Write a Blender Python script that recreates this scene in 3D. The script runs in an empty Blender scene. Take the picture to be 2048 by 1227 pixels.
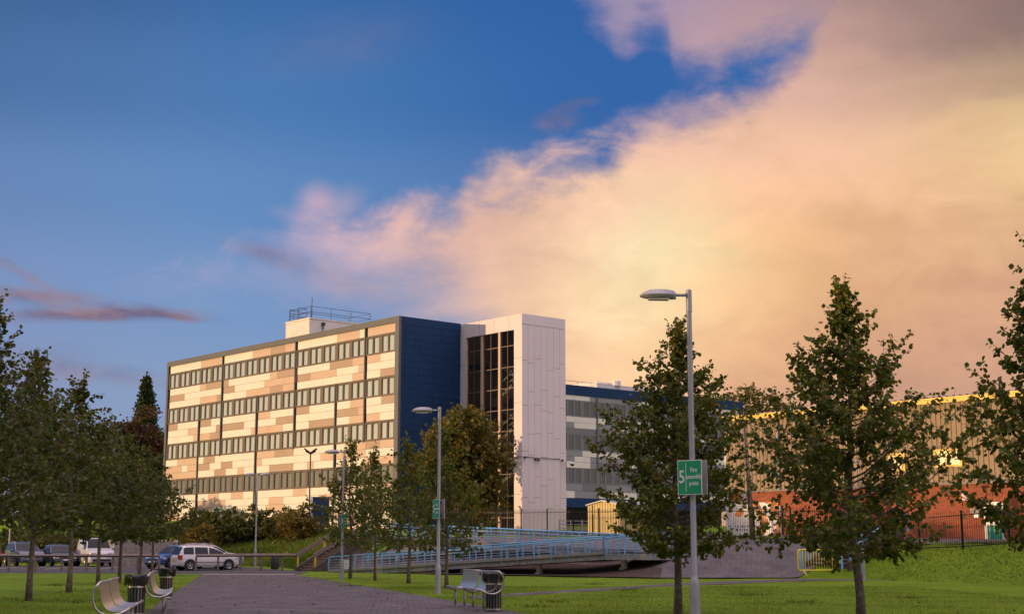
import bpy, math, random
import numpy as np
from mathutils import Vector, Matrix
sc = bpy.context.scene
COL = sc.collection
R = math.radians
rnd = random.Random(7)

# ------------------------------------------------------------------ camera maths
F = 2880.0; TH = math.atan(483.5 / F); EYE = 1.3
CT, ST = math.cos(TH), math.sin(TH)
def ray(px, py):
    a = (px - 1024) / F; b = (613.5 - py) / F
    return (a, CT - b * ST, ST + b * CT)
def at(px, py, Y):                       # the point seen at a photo pixel, at forward distance Y
    r = ray(px, py); t = Y / r[1]
    return (r[0] * t, Y, EYE + r[2] * t)
def gnd(px, py, z=0.0):                  # the point seen at a photo pixel, on the level z
    r = ray(px, py); t = (z - EYE) / r[2]
    return (r[0] * t, r[1] * t, z)
U1 = (-0.656415, 0.754400); U2 = (0.754400, 0.656415)
ROT = math.atan2(-U1[1], -U1[0])         # local +x = -U1 (along the fronts), local +y = U2
def online(px, py, A, u):                # where a photo pixel meets the vertical plane through A along u
    r = ray(px, py)
    det = -u[0] * r[1] + u[1] * r[0]
    L = (A[0] * r[1] - A[1] * r[0]) / det
    t = (A[1] + L * u[1]) / r[1]
    return L, EYE + r[2] * t

# ------------------------------------------------------------------ mesh helpers
class MB:
    def __init__(s): s.v = []; s.f = []; s.m = []
    def add(s, vs, fs, mi=0):
        o = len(s.v); s.v.extend(vs)
        for f in fs: s.f.append(tuple(i + o for i in f)); s.m.append(mi)
    def box(s, x0, x1, y0, y1, z0, z1, mi=0):
        vs = [(x, y, z) for z in (z0, z1) for y in (y0, y1) for x in (x0, x1)]
        s.add(vs, [(0, 2, 3, 1), (4, 5, 7, 6), (0, 1, 5, 4), (2, 6, 7, 3), (0, 4, 6, 2), (1, 3, 7, 5)], mi)
    def obox(s, p, q, w, h, mi=0, up=(0, 0, 1)):   # bar from p to q, w across, h up
        p = Vector(p); q = Vector(q); d = (q - p).normalized()
        sd = d.cross(Vector(up))
        if sd.length < 1e-5: sd = d.cross(Vector((1, 0, 0)))
        sd.normalize(); u = sd.cross(d).normalized()
        vs = []
        for c in (p, q):
            for a, b in ((-1, -1), (1, -1), (1, 1), (-1, 1)):
                vs.append(tuple(c + sd * (a * w / 2) + u * (b * h / 2)))
        s.add(vs, [(0, 3, 2, 1), (4, 5, 6, 7), (0, 1, 5, 4), (1, 2, 6, 5), (2, 3, 7, 6), (3, 0, 4, 7)], mi)
    def tube(s, pts, rad, n=8, mi=0, cap=True):
        pts = [Vector(p) for p in pts]; k = len(pts)
        rs = rad if isinstance(rad, (list, tuple)) else [rad] * k
        o = len(s.v); ref = None
        for i, p in enumerate(pts):
            d = (pts[min(i + 1, k - 1)] - pts[max(i - 1, 0)])
            if d.length < 1e-9: d = Vector((0, 0, 1))
            d.normalize()
            if ref is None:
                ref = Vector((1, 0, 0)) if abs(d.x) < .8 else Vector((0, 1, 0))
            a = (ref - d * ref.dot(d))
            a.normalize(); ref = a; b = d.cross(a)
            for j in range(n):
                t = 2 * math.pi * j / n
                s.v.append(tuple(p + (a * math.cos(t) + b * math.sin(t)) * rs[i]))
        for i in range(k - 1):
            for j in range(n):
                s.f.append((o + i * n + j, o + i * n + (j + 1) % n, o + (i + 1) * n + (j + 1) % n, o + (i + 1) * n + j)); s.m.append(mi)
        if cap:
            s.f.append(tuple(o + j for j in range(n))[::-1]); s.m.append(mi)
            s.f.append(tuple(o + (k - 1) * n + j for j in range(n))); s.m.append(mi)
    def lathe(s, prof, n=16, mi=0, c=(0, 0, 0)):
        o = len(s.v); k = len(prof)
        for r, z in prof:
            for j in range(n):
                t = 2 * math.pi * j / n
                s.v.append((c[0] + r * math.cos(t), c[1] + r * math.sin(t), c[2] + z))
        for i in range(k - 1):
            for j in range(n):
                s.f.append((o + i * n + j, o + i * n + (j + 1) % n, o + (i + 1) * n + (j + 1) % n, o + (i + 1) * n + j)); s.m.append(mi)
        s.f.append(tuple(o + j for j in range(n))[::-1]); s.m.append(mi)
        s.f.append(tuple(o + (k - 1) * n + j for j in range(n))); s.m.append(mi)
    def prism(s, poly, z0, z1, mi=0, f=None):       # polygon (x,y) extruded in z; f maps the points
        n = len(poly)
        vs = [(x, y, z0) for x, y in poly] + [(x, y, z1) for x, y in poly]
        if f: vs = [f(*v) for v in vs]
        fs = [tuple(range(n))[::-1], tuple(range(n, 2 * n))] + [(i, (i + 1) % n, n + (i + 1) % n, n + i) for i in range(n)]
        s.add(vs, fs, mi)
    def grid(s, P, mi=0):                            # P[i][j] points
        o = len(s.v); k = len(P); n = len(P[0])
        for r in P:
            for p in r: s.v.append(tuple(p))
        for i in range(k - 1):
            for j in range(n - 1):
                s.f.append((o + i * n + j, o + i * n + j + 1, o + (i + 1) * n + j + 1, o + (i + 1) * n + j)); s.m.append(mi)
    def mesh(s, name, mats):
        me = bpy.data.meshes.new(name)
        me.from_pydata(s.v, [], s.f)
        for m in (mats if isinstance(mats, (list, tuple)) else [mats]): me.materials.append(m)
        if any(s.m): me.polygons.foreach_set('material_index', s.m)
        me.update()
        return me
    def build(s, name, mats, parent=None, smooth=False, bevel=0, autos=None):
        me = s.mesh(name, mats)
        o = link(name, me, parent)
        if smooth or autos:
            me.polygons.foreach_set('use_smooth', [True] * len(me.polygons))
        if autos:
            try: me.set_sharp_from_angle(angle=R(autos))
            except Exception: pass
        if bevel:
            b = o.modifiers.new('bevel', 'BEVEL'); b.width = bevel; b.segments = 2; b.limit_method = 'ANGLE'
        return o
def link(name, data, parent=None):
    o = bpy.data.objects.new(name, data); COL.objects.link(o)
    if parent is not None: o.parent = parent
    return o
def tag(o, label, cat, group=None, kind=None):
    if label: o['label'] = label
    if cat: o['category'] = cat
    if group: o['group'] = group
    if kind: o['kind'] = kind
    return o
def thing(name, label, cat, loc=(0, 0, 0), rz=0.0, group=None):
    o = bpy.data.objects.new(name, None); COL.objects.link(o)
    o.empty_display_size = .2
    o.location = loc; o.rotation_euler = (0, 0, rz)
    return tag(o, label, cat, group)
def struct(o): o['kind'] = 'structure'; return o
def copy_tree(o, parent=None):
    c = o.copy(); COL.objects.link(c)
    if parent is not None: c.parent = parent
    for ch in list(o.children): copy_tree(ch, c)
    return c
def text(body, size, mat, parent, M, name='lettering', align='CENTER', ex=.002, off=0.0):
    cu = bpy.data.curves.new(name, 'FONT'); cu.body = body; cu.size = size
    cu.align_x = align; cu.align_y = 'CENTER'; cu.extrude = ex; cu.resolution_u = 3; cu.offset = off
    tmp = bpy.data.objects.new('lettering_curve', cu); COL.objects.link(tmp)
    me = bpy.data.meshes.new_from_object(tmp.evaluated_get(bpy.context.evaluated_depsgraph_get()))
    bpy.data.objects.remove(tmp); bpy.data.curves.remove(cu)
    me.materials.clear(); me.materials.append(mat)
    o = link(name, me, parent); o.matrix_local = M
    return o

# ------------------------------------------------------------------ materials
def nodes(name):
    m = bpy.data.materials.new(name); m.use_nodes = True
    nt = m.node_tree; return m, nt, nt.nodes['Principled BSDF']
def N(nt, t, **kw):
    n = nt.nodes.new(t)
    for k, v in kw.items(): setattr(n, k, v)
    return n
def objco(nt):
    return N(nt, 'ShaderNodeTexCoord').outputs['Object']
def noise(nt, vec, scale, detail=4, rough=.55, dist=0):
    n = N(nt, 'ShaderNodeTexNoise'); n.inputs['Scale'].default_value = scale
    n.inputs['Detail'].default_value = detail; n.inputs['Roughness'].default_value = rough
    n.inputs['Distortion'].default_value = dist
    if vec is not None: nt.links.new(vec, n.inputs['Vector'])
    return n.outputs['Fac']
def ramp(nt, fac, stops):
    n = N(nt, 'ShaderNodeValToRGB'); nt.links.new(fac, n.inputs[0])
    e = n.color_ramp.elements
    while len(e) < len(stops): e.new(.5)
    for i, (p, c) in enumerate(stops):
        e[i].position = p; e[i].color = (*c, 1) if len(c) == 3 else c
    return n.outputs[0]
def mixc(nt, fac, a, b, mode='MIX'):
    n = N(nt, 'ShaderNodeMix', data_type='RGBA', blend_type=mode)
    for i, v in ((0, fac), (6, a), (7, b)):
        if hasattr(v, 'is_linked'): nt.links.new(v, n.inputs[i])
        elif i == 0: n.inputs[0].default_value = v
        else: n.inputs[i].default_value = (*v, 1)
    return n.outputs[2]
def bump(nt, h, bs, strength=.3, dist=.02):
    b = N(nt, 'ShaderNodeBump'); b.inputs['Strength'].default_value = strength; b.inputs['Distance'].default_value = dist
    nt.links.new(h, b.inputs['Height']); nt.links.new(b.outputs[0], bs.inputs['Normal'])
def pm(name, col, rough=.6, metal=0., var=.12, scale=3., bmp=0., bscale=None, spec=.5, coat=0., stain=None):
    m, nt, bs = nodes(name)
    bs.inputs['Roughness'].default_value = rough; bs.inputs['Metallic'].default_value = metal
    bs.inputs['Specular IOR Level'].default_value = spec
    if coat: bs.inputs['Coat Weight'].default_value = coat; bs.inputs['Coat Roughness'].default_value = .05
    co = objco(nt)
    f = noise(nt, co, scale, 6, .6)
    d = tuple(max(0, c * (1 - var)) for c in col); l = tuple(min(1, c * (1 + var)) for c in col)
    c = ramp(nt, f, [(.3, d), (.7, l)])
    if stain:
        c = mixc(nt, ramp(nt, noise(nt, co, scale * .35, 8, .7), [(.5, (0, 0, 0)), (.75, (1, 1, 1))]), c, stain)
    nt.links.new(c, bs.inputs['Base Color'])
    if bmp: bump(nt, noise(nt, co, bscale or scale * 6, 4), bs, bmp)
    return m
def leafmat(name, cols, trans=.3, rough=.42):
    m, nt, bs = nodes(name)
    g = N(nt, 'ShaderNodeNewGeometry')
    st = [(i / (len(cols) - 1) if len(cols) > 1 else 0, c) for i, c in enumerate(cols)]
    c = ramp(nt, g.outputs['Random Per Island'], st)
    nt.links.new(c, bs.inputs['Base Color']); bs.inputs['Roughness'].default_value = rough
    bs.inputs['Specular IOR Level'].default_value = .32
    tr = N(nt, 'ShaderNodeBsdfTranslucent'); nt.links.new(mixc(nt, .5, c, (.25, .25, .02)), tr.inputs[0])
    mx = N(nt, 'ShaderNodeMixShader'); mx.inputs[0].default_value = trans
    nt.links.new(bs.outputs[0], mx.inputs[1]); nt.links.new(tr.outputs[0], mx.inputs[2])
    nt.links.new(mx.outputs[0], nt.nodes['Material Output'].inputs[0])
    return m
def brickmat(name, c1, c2, mortar, sx, sy, ms=.02, rough=.8, axes='XY', bmp=.4, rot=0, wear=.25):
    m, nt, bs = nodes(name)
    co = objco(nt)
    mp = N(nt, 'ShaderNodeMapping')
    if axes == 'XZ': mp.inputs['Rotation'].default_value = (R(-90), 0, 0)
    elif axes == 'YZ': mp.inputs['Rotation'].default_value = (R(-90), 0, R(-90))
    else: mp.inputs['Rotation'].default_value = (0, 0, rot)
    nt.links.new(co, mp.inputs[0])
    b = N(nt, 'ShaderNodeTexBrick'); b.inputs['Scale'].default_value = 1
    b.inputs['Brick Width'].default_value = sx; b.inputs['Row Height'].default_value = sy
    b.inputs['Mortar Size'].default_value = ms; b.inputs['Mortar Smooth'].default_value = .3
    for i, c in (('Color1', c1), ('Color2', c2), ('Mortar', mortar)): b.inputs[i].default_value = (*c, 1)
    nt.links.new(mp.outputs[0], b.inputs[0])
    f = noise(nt, co, .9, 8, .7)
    c = mixc(nt, 1, b.outputs['Color'], ramp(nt, f, [(.3, (1 - wear,) * 3), (.7, (1 + wear * .6,) * 3)]), 'MULTIPLY')
    nt.links.new(c, bs.inputs['Base Color']); bs.inputs['Roughness'].default_value = rough
    inv = N(nt, 'ShaderNodeMath', operation='SUBTRACT'); inv.inputs[0].default_value = 1; nt.links.new(b.outputs['Fac'], inv.inputs[1])
    bump(nt, inv.outputs[0], bs, bmp, .01)
    return m
def glassmat(name, tint, rough=.03, refl=.5, body=(.05, .06, .06), ior=1.5):   # a pane over a pale blind: sharp reflection over a dull body
    m, nt, bs = nodes(name)
    bs.inputs['Base Color'].default_value = (*body, 1); bs.inputs['Roughness'].default_value = .5
    bs.inputs['Specular IOR Level'].default_value = .2
    g = N(nt, 'ShaderNodeBsdfGlossy'); g.inputs['Color'].default_value = (*tint, 1); g.inputs['Roughness'].default_value = rough
    fr = N(nt, 'ShaderNodeLayerWeight'); fr.inputs[0].default_value = .5
    pw = N(nt, 'ShaderNodeMath', operation='POWER'); nt.links.new(fr.outputs['Facing'], pw.inputs[0]); pw.inputs[1].default_value = 4.5
    ad = N(nt, 'ShaderNodeMath', operation='MULTIPLY_ADD', use_clamp=True); ad.inputs[1].default_value = .75; ad.inputs[2].default_value = refl + (ior - 1) * .07; nt.links.new(pw.outputs[0], ad.inputs[0])
    mx = N(nt, 'ShaderNodeMixShader'); nt.links.new(ad.outputs[0], mx.inputs[0])
    nt.links.new(bs.outputs[0], mx.inputs[1]); nt.links.new(g.outputs[0], mx.inputs[2])
    nt.links.new(mx.outputs[0], nt.nodes['Material Output'].inputs[0])
    return m
M = {}
M['panel_white'] = pm('panel_white', (.78, .75, .68), .45, var=.04, scale=.6)
M['panel_pale'] = pm('panel_pale', (.60, .44, .335), .45, var=.05, scale=.6)
M['panel_taupe'] = pm('panel_taupe', (.42, .305, .23), .45, var=.06, scale=.6)
M['panel_grey'] = pm('panel_grey', (.26, .27, .30), .45, var=.06, scale=.6)
M['panel_dark'] = pm('panel_dark', (.17, .18, .21), .45, var=.06, scale=.6)
M['frame_grey'] = pm('frame_grey', (.105, .108, .118), .5, var=.06)
M['core'] = pm('core', (.05, .05, .055), .8)
M['blue_panel'] = pm('blue_panel', (.011, .046, .125), .6, spec=.15, var=.08, scale=.5)
M['blue_dark'] = pm('blue_dark', (.018, .035, .12), .4)
M['tower_white'] = pm('tower_white', (.73, .665, .69), .4, var=.03, scale=.5)
M['joint'] = pm('joint', (.12, .11, .12), .8)
M['render_white'] = pm('render_white', (.75, .72, .66), .8, var=.05, scale=1.5, stain=(.6, .56, .5))
M['roof_dark'] = pm('roof_dark', (.12, .12, .12), .9)
M['pane'] = glassmat('pane', (1, 1, .98), .04, .42, (.68, .74, .66))
M['pane_dark'] = glassmat('pane_dark', (.55, .6, .6), .02, .06, (.045, .05, .045))
M['black'] = pm('black', (.012, .012, .013), .45)
M['dark_metal'] = pm('dark_metal', (.03, .03, .035), .5)
M['steel'] = pm('steel', (.45, .44, .44), .42, 1.0, var=.1, scale=8)
M['brushed'] = pm('brushed', (.74, .68, .63), .33, 1.0, var=.1, scale=14)
M['galv'] = pm('galv', (.42, .43, .47), .5, .35, var=.12, scale=5)
M['lamp_grey'] = pm('lamp_grey', (.36, .36, .40), .45, .2)
M['lens'] = pm('lens', (.75, .72, .7), .2)
M['sign_green'] = pm('sign_green', (.0, .33, .15), .35, var=.03)
M['white'] = pm('white', (.8, .8, .8), .4, var=.03)
M['sign_back'] = pm('sign_back', (.45, .42, .42), .5, .2)
M['rail_blue'] = pm('rail_blue', (.16, .46, .74), .4, var=.1)
M['concrete'] = pm('concrete', (.30, .285, .27), .9, var=.2, scale=2.5, bmp=.2, stain=(.18, .165, .15))
M['wood'] = pm('wood', (.20, .155, .13), .85, var=.3, scale=6, bmp=.2)
M['wood_dark'] = pm('wood_dark', (.075, .065, .06), .85, var=.3, scale=5)
M['yellow'] = pm('yellow', (.72, .48, .03), .45)
M['yellow_bar'] = pm('yellow_bar', (.90, .78, .06), .4)
M['brick'] = brickmat('brick', (.40, .098, .036), (.26, .062, .026), (.24, .12, .08), .225, .075, .008, axes='XZ', wear=.2)
M['clad_tan'] = pm('clad_tan', (.29, .21, .13), .6, var=.1, scale=.5, stain=(.22, .16, .10))
M['asphalt'] = pm('asphalt', (.060, .058, .066), .9, var=.2, scale=1.3, bmp=.3, bscale=60, stain=(.085, .08, .085))
M['paint_line'] = pm('paint_line', (.55, .54, .52), .7, var=.2, scale=6)
M['pavers'] = brickmat('pavers', (.172, .155, .160), (.092, .085, .090), (.03, .028, .03), .42, .21, .03, rot=R(14), wear=.45, bmp=.6)
M['kerb'] = pm('kerb', (.28, .26, .25), .85, var=.15)
M['slabs'] = brickmat('slabs', (.122, .113, .117), (.104, .097, .10), (.062, .057, .058), .46, .46, .012, rot=R(12), wear=.4, bmp=.5)
M['cobble'] = brickmat('cobble', (.22, .15, .125), (.15, .11, .10), (.06, .05, .045), .42, .22, .025, rot=R(-40), wear=.4, bmp=.6)
M['soil'] = pm('soil', (.055, .036, .025), .95, var=.5, scale=4, bmp=.8, bscale=15, stain=(.10, .06, .04))
M['bark'] = pm('bark', (.12, .092, .074), .9, var=.6, scale=26, bmp=.5, bscale=50, stain=(.33, .29, .25))
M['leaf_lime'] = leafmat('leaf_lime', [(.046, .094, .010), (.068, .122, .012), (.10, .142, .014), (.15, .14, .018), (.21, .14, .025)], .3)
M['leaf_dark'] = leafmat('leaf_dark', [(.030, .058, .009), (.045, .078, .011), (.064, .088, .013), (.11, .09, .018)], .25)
M['leaf_autumn'] = leafmat('leaf_autumn', [(.055, .07, .011), (.09, .095, .014), (.14, .115, .016), (.20, .125, .02), (.09, .085, .015)], .3)
M['leaf_purple'] = leafmat('leaf_purple', [(.045, .02, .016), (.075, .03, .02), (.10, .04, .02), (.05, .035, .018)], .25)
M['leaf_conifer'] = leafmat('leaf_conifer', [(.015, .035, .012), (.028, .055, .016), (.04, .065, .02)], .15)
M['leaf_hedge'] = leafmat('leaf_hedge', [(.040, .066, .012), (.058, .085, .014), (.085, .092, .018), (.115, .092, .024)], .25)
M['leaf_gold'] = leafmat('leaf_gold', [(.10, .085, .016), (.16, .115, .02), (.20, .125, .025), (.08, .085, .016)], .3)
M['blade'] = leafmat('blade', [(.105, .20, .008), (.14, .25, .010), (.18, .28, .018), (.20, .24, .04)], .3)
M['tyre'] = pm('tyre', (.015, .015, .016), .8)
M['rim'] = pm('rim', (.5, .5, .52), .3, .8)
M['carglass'] = glassmat('carglass', (.42, .52, .62), .02, .01, (.02, .025, .025), 1.28)
M['tail'] = pm('tail', (.45, .012, .01), .15, coat=1)
M['headlamp'] = pm('headlamp', (.75, .75, .75), .1, .3, coat=1)
M['plate_yellow'] = pm('plate_yellow', (.75, .5, .03), .4)
def paint(name, c, metal=.0): return pm(name, c, .32, metal, var=.03, coat=.8)
def turf():
    m, nt, bs = nodes('turf')
    co = objco(nt)
    a = noise(nt, co, .22, 6, .62); b = noise(nt, co, 2.2, 8, .7); c = noise(nt, co, 30, 4, .7)
    c0 = ramp(nt, a, [(.3, (.108, .200, .004)), (.55, (.152, .258, .006)), (.75, (.20, .285, .009))])
    c1 = mixc(nt, 1, c0, ramp(nt, b, [(.25, (.6, .62, .6)), (.5, (1, 1, 1)), (.8, (1.25, 1.15, 1.1))]), 'MULTIPLY')
    c2 = mixc(nt, 1, c1, ramp(nt, c, [(.25, (.5, .52, .5)), (.75, (1.4, 1.4, 1.3))]), 'MULTIPLY')
    nt.links.new(c2, bs.inputs['Base Color']); bs.inputs['Roughness'].default_value = .85
    bs.inputs['Specular IOR Level'].default_value = .2
    bump(nt, c, bs, .9, .05)
    return m
M['turf'] = turf()
M['frame_win'] = pm('frame_win', (.135, .10, .082), .5, var=.05)
M['pane_low'] = glassmat('pane_low', (.9, .95, .92), .03, .35, (.16, .17, .15))
M['window_mirror'] = glassmat('window_mirror', (1, .95, .85), .05, .55, (.6, .55, .42))
M['sign_green_flat'] = pm('sign_green_flat', (.0, .30, .19), .5, var=.04)
M['banner_white'] = pm('banner_white', (.72, .71, .70), .5, var=.03)
M['banner_orange'] = pm('banner_orange', (.7, .22, .03), .5, var=.2, scale=1.5)
M['banner_text'] = pm('banner_text', (.10, .08, .08), .5)
def banner_pic():
    m, nt, bs = nodes('banner_pic')
    co = objco(nt)
    f = noise(nt, co, 1.1, 3, .5)
    nt.links.new(ramp(nt, f, [(.3, (.07, .035, .025)), (.45, (.16, .05, .03)), (.52, (.38, .08, .02)), (.6, (.65, .30, .03)), (.7, (.13, .05, .03))]), bs.inputs['Base Color'])
    bs.inputs['Roughness'].default_value = .5
    return m
M['banner_pic'] = banner_pic()
def tower_glass():
    m, nt, bs = nodes('tower_glass')
    g = N(nt, 'ShaderNodeBsdfGlossy'); g.inputs['Color'].default_value = (.8, .85, .88, 1); g.inputs['Roughness'].default_value = .015
    t = N(nt, 'ShaderNodeBsdfTransparent'); t.inputs[0].default_value = (.50, .52, .52, 1)
    fr = N(nt, 'ShaderNodeFresnel'); fr.inputs[0].default_value = 1.45
    ad = N(nt, 'ShaderNodeMath', operation='ADD', use_clamp=True); ad.inputs[1].default_value = .05; nt.links.new(fr.outputs[0], ad.inputs[0])
    mx = N(nt, 'ShaderNodeMixShader'); nt.links.new(ad.outputs[0], mx.inputs[0]); nt.links.new(t.outputs[0], mx.inputs[1]); nt.links.new(g.outputs[0], mx.inputs[2])
    nt.links.new(mx.outputs[0], nt.nodes['Material Output'].inputs[0])
    return m
M['tower_glass'] = tower_glass()
M['bag'] = pm('bag', (.012, .012, .014), .28, spec=.6)
M['shed_yellow'] = pm('shed_yellow', (.62, .50, .22), .5, var=.08)
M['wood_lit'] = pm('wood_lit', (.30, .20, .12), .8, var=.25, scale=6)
M['brick_dark'] = brickmat('brick_dark', (.12, .06, .05), (.09, .05, .045), (.06, .05, .045), .225, .075, .01, axes='XZ')
M['cobble_wall'] = brickmat('cobble_wall', (.20, .15, .125), (.15, .12, .105), (.06, .05, .045), .40, .16, .02, axes='XZ', wear=.4)
M['rail_pale'] = pm('rail_pale', (.30, .44, .56), .4, var=.08)
M['trim_grey'] = pm('trim_grey', (.12, .12, .125), .5)
M['wood_pale'] = pm('wood_pale', (.34, .30, .27), .85, var=.3, scale=4)
M['blade_dull'] = leafmat('blade_dull', [(.055, .115, .010), (.085, .15, .012), (.11, .16, .02), (.15, .16, .04)], .3)
M['recess_shade'] = pm('recess_shade', (.03, .022, .018), .8)
M['steel_dark'] = pm('steel_dark', (.20, .185, .18), .4, .9, var=.15, scale=8)
M['litter'] = leafmat('litter', [(.16, .10, .03), (.22, .13, .035), (.10, .06, .03), (.20, .16, .04)], .1)
# ------------------------------------------------------------------ sun, sky and clouds
SUN_EL = R(3.6); SUN_V = Vector((-.97, -.243, math.tan(SUN_EL))).normalized()
sl = bpy.data.lights.new('sun', 'SUN'); sl.energy = 3.7; sl.angle = R(.53); sl.color = (1.0, .63, .315)
so = link('sun', sl); so.rotation_euler = SUN_V.to_track_quat('Z', 'Y').to_euler()
W = bpy.data.worlds.new('World'); sc.world = W; W.use_nodes = True
wt = W.node_tree; wt.nodes.clear()
def wm(op, a, b=None, c=None, clamp=False):
    n = N(wt, 'ShaderNodeMath', operation=op, use_clamp=clamp)
    for i, v in enumerate((a, b, c)):
        if v is None: continue
        if hasattr(v, 'is_linked'): wt.links.new(v, n.inputs[i])
        else: n.inputs[i].default_value = v
    return n.outputs[0]
def vmth(op, a, b=None, s=None):
    n = N(wt, 'ShaderNodeVectorMath', operation=op)
    for i, v in enumerate((a, b)):
        if v is None: continue
        if hasattr(v, 'is_linked'): wt.links.new(v, n.inputs[i])
        else: n.inputs[i].default_value = v
    if s is not None:
        if hasattr(s, 'is_linked'): wt.links.new(s, n.inputs['Scale'])
        else: n.inputs['Scale'].default_value = s
    return n.outputs['Value'] if op in ('DISTANCE', 'LENGTH', 'DOT_PRODUCT') else n.outputs[0]
def sstep(v, lo, hi):
    n = N(wt, 'ShaderNodeMapRange', interpolation_type='SMOOTHSTEP')
    wt.links.new(v, n.inputs[0]); n.inputs[1].default_value = lo; n.inputs[2].default_value = hi
    return n.outputs[0]
def fcurve(v, pts):
    n = N(wt, 'ShaderNodeFloatCurve'); wt.links.new(v, n.inputs[1])
    c = n.mapping.curves[0]
    pts = sorted(pts)
    n.mapping.use_clip = False
    c.points[0].location = pts[0]; c.points[-1].location = pts[-1]
    for p in pts[1:-1]: c.points.new(*p)
    for p in c.points: p.handle_type = 'AUTO_CLAMPED'
    n.mapping.update()
    return n.outputs[0]
def azel(px, py):
    r = ray(px, py); return math.atan2(r[0], r[1]), math.atan2(r[2], math.hypot(r[0], r[1]))
def lin(c): return tuple(((v / 255 + .055) / 1.055) ** 2.4 if v > 10 else v / 255 / 12.92 for v in c)
geo = N(wt, 'ShaderNodeTexCoord'); D = geo.outputs['Generated']
sep = N(wt, 'ShaderNodeSeparateXYZ'); wt.links.new(D, sep.inputs[0])
az = wm('ARCTAN2', sep.outputs[0], sep.outputs[1]); el = wm('ARCSINE', sep.outputs[2])
# noise laid over the dome, drawn out along the clouds' drift
def wnoise(scale, stretch, detail, rough, off, dist=0., rot=-.35):
    mp = N(wt, 'ShaderNodeMapping'); mp.inputs['Rotation'].default_value = (0, rot, 0)
    mp.inputs['Scale'].default_value = (1, 1, stretch); mp.inputs['Location'].default_value = off
    wt.links.new(D, mp.inputs[0])
    return wm('SUBTRACT', noise(wt, mp.outputs[0], scale, detail, rough, dist), .5)
n_big = wnoise(5, 1.9, 3, .5, (1.3, .2, 2.1), .3)
n_mid = wnoise(13, 1.8, 7, .58, (4.2, 1.1, .3), .5)
n_fine = wnoise(38, 2.2, 6, .6, (.3, 7, 2.), .6)
edge_n = wm('ADD', wm('MULTIPLY', n_big, .055), wm('ADD', wm('MULTIPLY', n_mid, .075), wm('MULTIPLY', n_fine, .022)))
UA = lambda a: (a + .45) / .9
VE = lambda e: (e + .1) / .6
un = wm('MULTIPLY_ADD', az, 1 / .9, .5, clamp=True)
def edge(pts):
    q = [azel(*p) for p in pts]
    v = fcurve(un, [(UA(a), VE(e)) for a, e in q])
    return wm('MULTIPLY_ADD', v, .6, -.1)
top = edge([(380, 520), (470, 478), (560, 445), (600, 392), (655, 380), (700, 430), (800, 405), (900, 392), (945, 345), (1080, 300), (1160, 285),
            (1250, 240), (1330, 208), (1420, 178), (1500, 136), (1560, 108), (1600, 66), (1650, -20), (1740, -120), (1850, -160), (2048, -260), (2200, -300)])
low = edge([(380, 500), (480, 512), (560, 540), (640, 560), (700, 585), (760, 612), (850, 650), (930, 705), (1000, 800), (1060, 1000), (1120, 1380), (2200, 1380)])
dm = wm('MULTIPLY', sstep(wm('ADD', wm('SUBTRACT', top, el), edge_n), -.008, .033), sstep(wm('ADD', wm('SUBTRACT', el, low), edge_n), -.04, .085))
low2 = edge([(1100, -60), (1180, 25), (1210, 60), (1250, 95), (1290, 60), (1330, 75), (1345, 130), (1390, 155), (1440, 170), (1500, 146), (1560, 116), (1640, 112), (1700, 140), (2200, 200)])
d2 = wm('MULTIPLY', sstep(wm('ADD', wm('SUBTRACT', el, low2), edge_n), -.008, .038), .85)
# streaks at the left: a lens cloud and its neighbours
def blob(px, py, sx, sy, rot, amt):
    a0, e0 = azel(px, py)
    u = wm('SUBTRACT', az, a0); v = wm('SUBTRACT', wm('ADD', el, wm('MULTIPLY', n_mid, .02)), e0)
    c, s_ = math.cos(rot), math.sin(rot)
    x = wm('MULTIPLY', wm('MULTIPLY_ADD', u, c, wm('MULTIPLY', v, s_)), F / sx)
    y = wm('MULTIPLY', wm('MULTIPLY_ADD', v, c, wm('MULTIPLY', u, -s_)), F / sy)
    r2 = wm('ADD', wm('MULTIPLY', x, x), wm('MULTIPLY', y, y))
    return wm('MULTIPLY', wm('POWER', 2.718, wm('MULTIPLY', r2, -1)), amt)
lens_d = None
ev = N(wt, 'ShaderNodeCombineXYZ'); wt.links.new(az, ev.inputs[0]); wt.links.new(wm('MULTIPLY_ADD', n_mid, .02, el), ev.inputs[1])
def blob(px, py, sx, sy, rot, amt):      # a soft streak on the dome
    a0, e0 = azel(px, py)
    mp = N(wt, 'ShaderNodeMapping', vector_type='TEXTURE'); wt.links.new(ev.outputs[0], mp.inputs[0])
    mp.inputs['Location'].default_value = (a0, e0, 0); mp.inputs['Rotation'].default_value = (0, 0, rot)
    mp.inputs['Scale'].default_value = (sx / F, sy / F, 1)
    n = N(wt, 'ShaderNodeMapRange', interpolation_type='SMOOTHSTEP'); wt.links.new(vmth('LENGTH', mp.outputs[0]), n.inputs[0])
    n.inputs[1].default_value = 1.8; n.inputs[2].default_value = 0; n.inputs[3].default_value = 0; n.inputs[4].default_value = amt
    return n.outputs[0]
BUMP = wm('MULTIPLY', wm('ADD', blob(628, 398, 34, 26, .6, .5), wm('ADD', blob(660, 425, 60, 30, .5, .45), blob(600, 440, 50, 16, -.2, .3))), wm('MULTIPLY_ADD', n_mid, 2.2, 1.0), clamp=True)
dens = wm('MAXIMUM', wm('MAXIMUM', dm, d2), BUMP)
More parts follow.
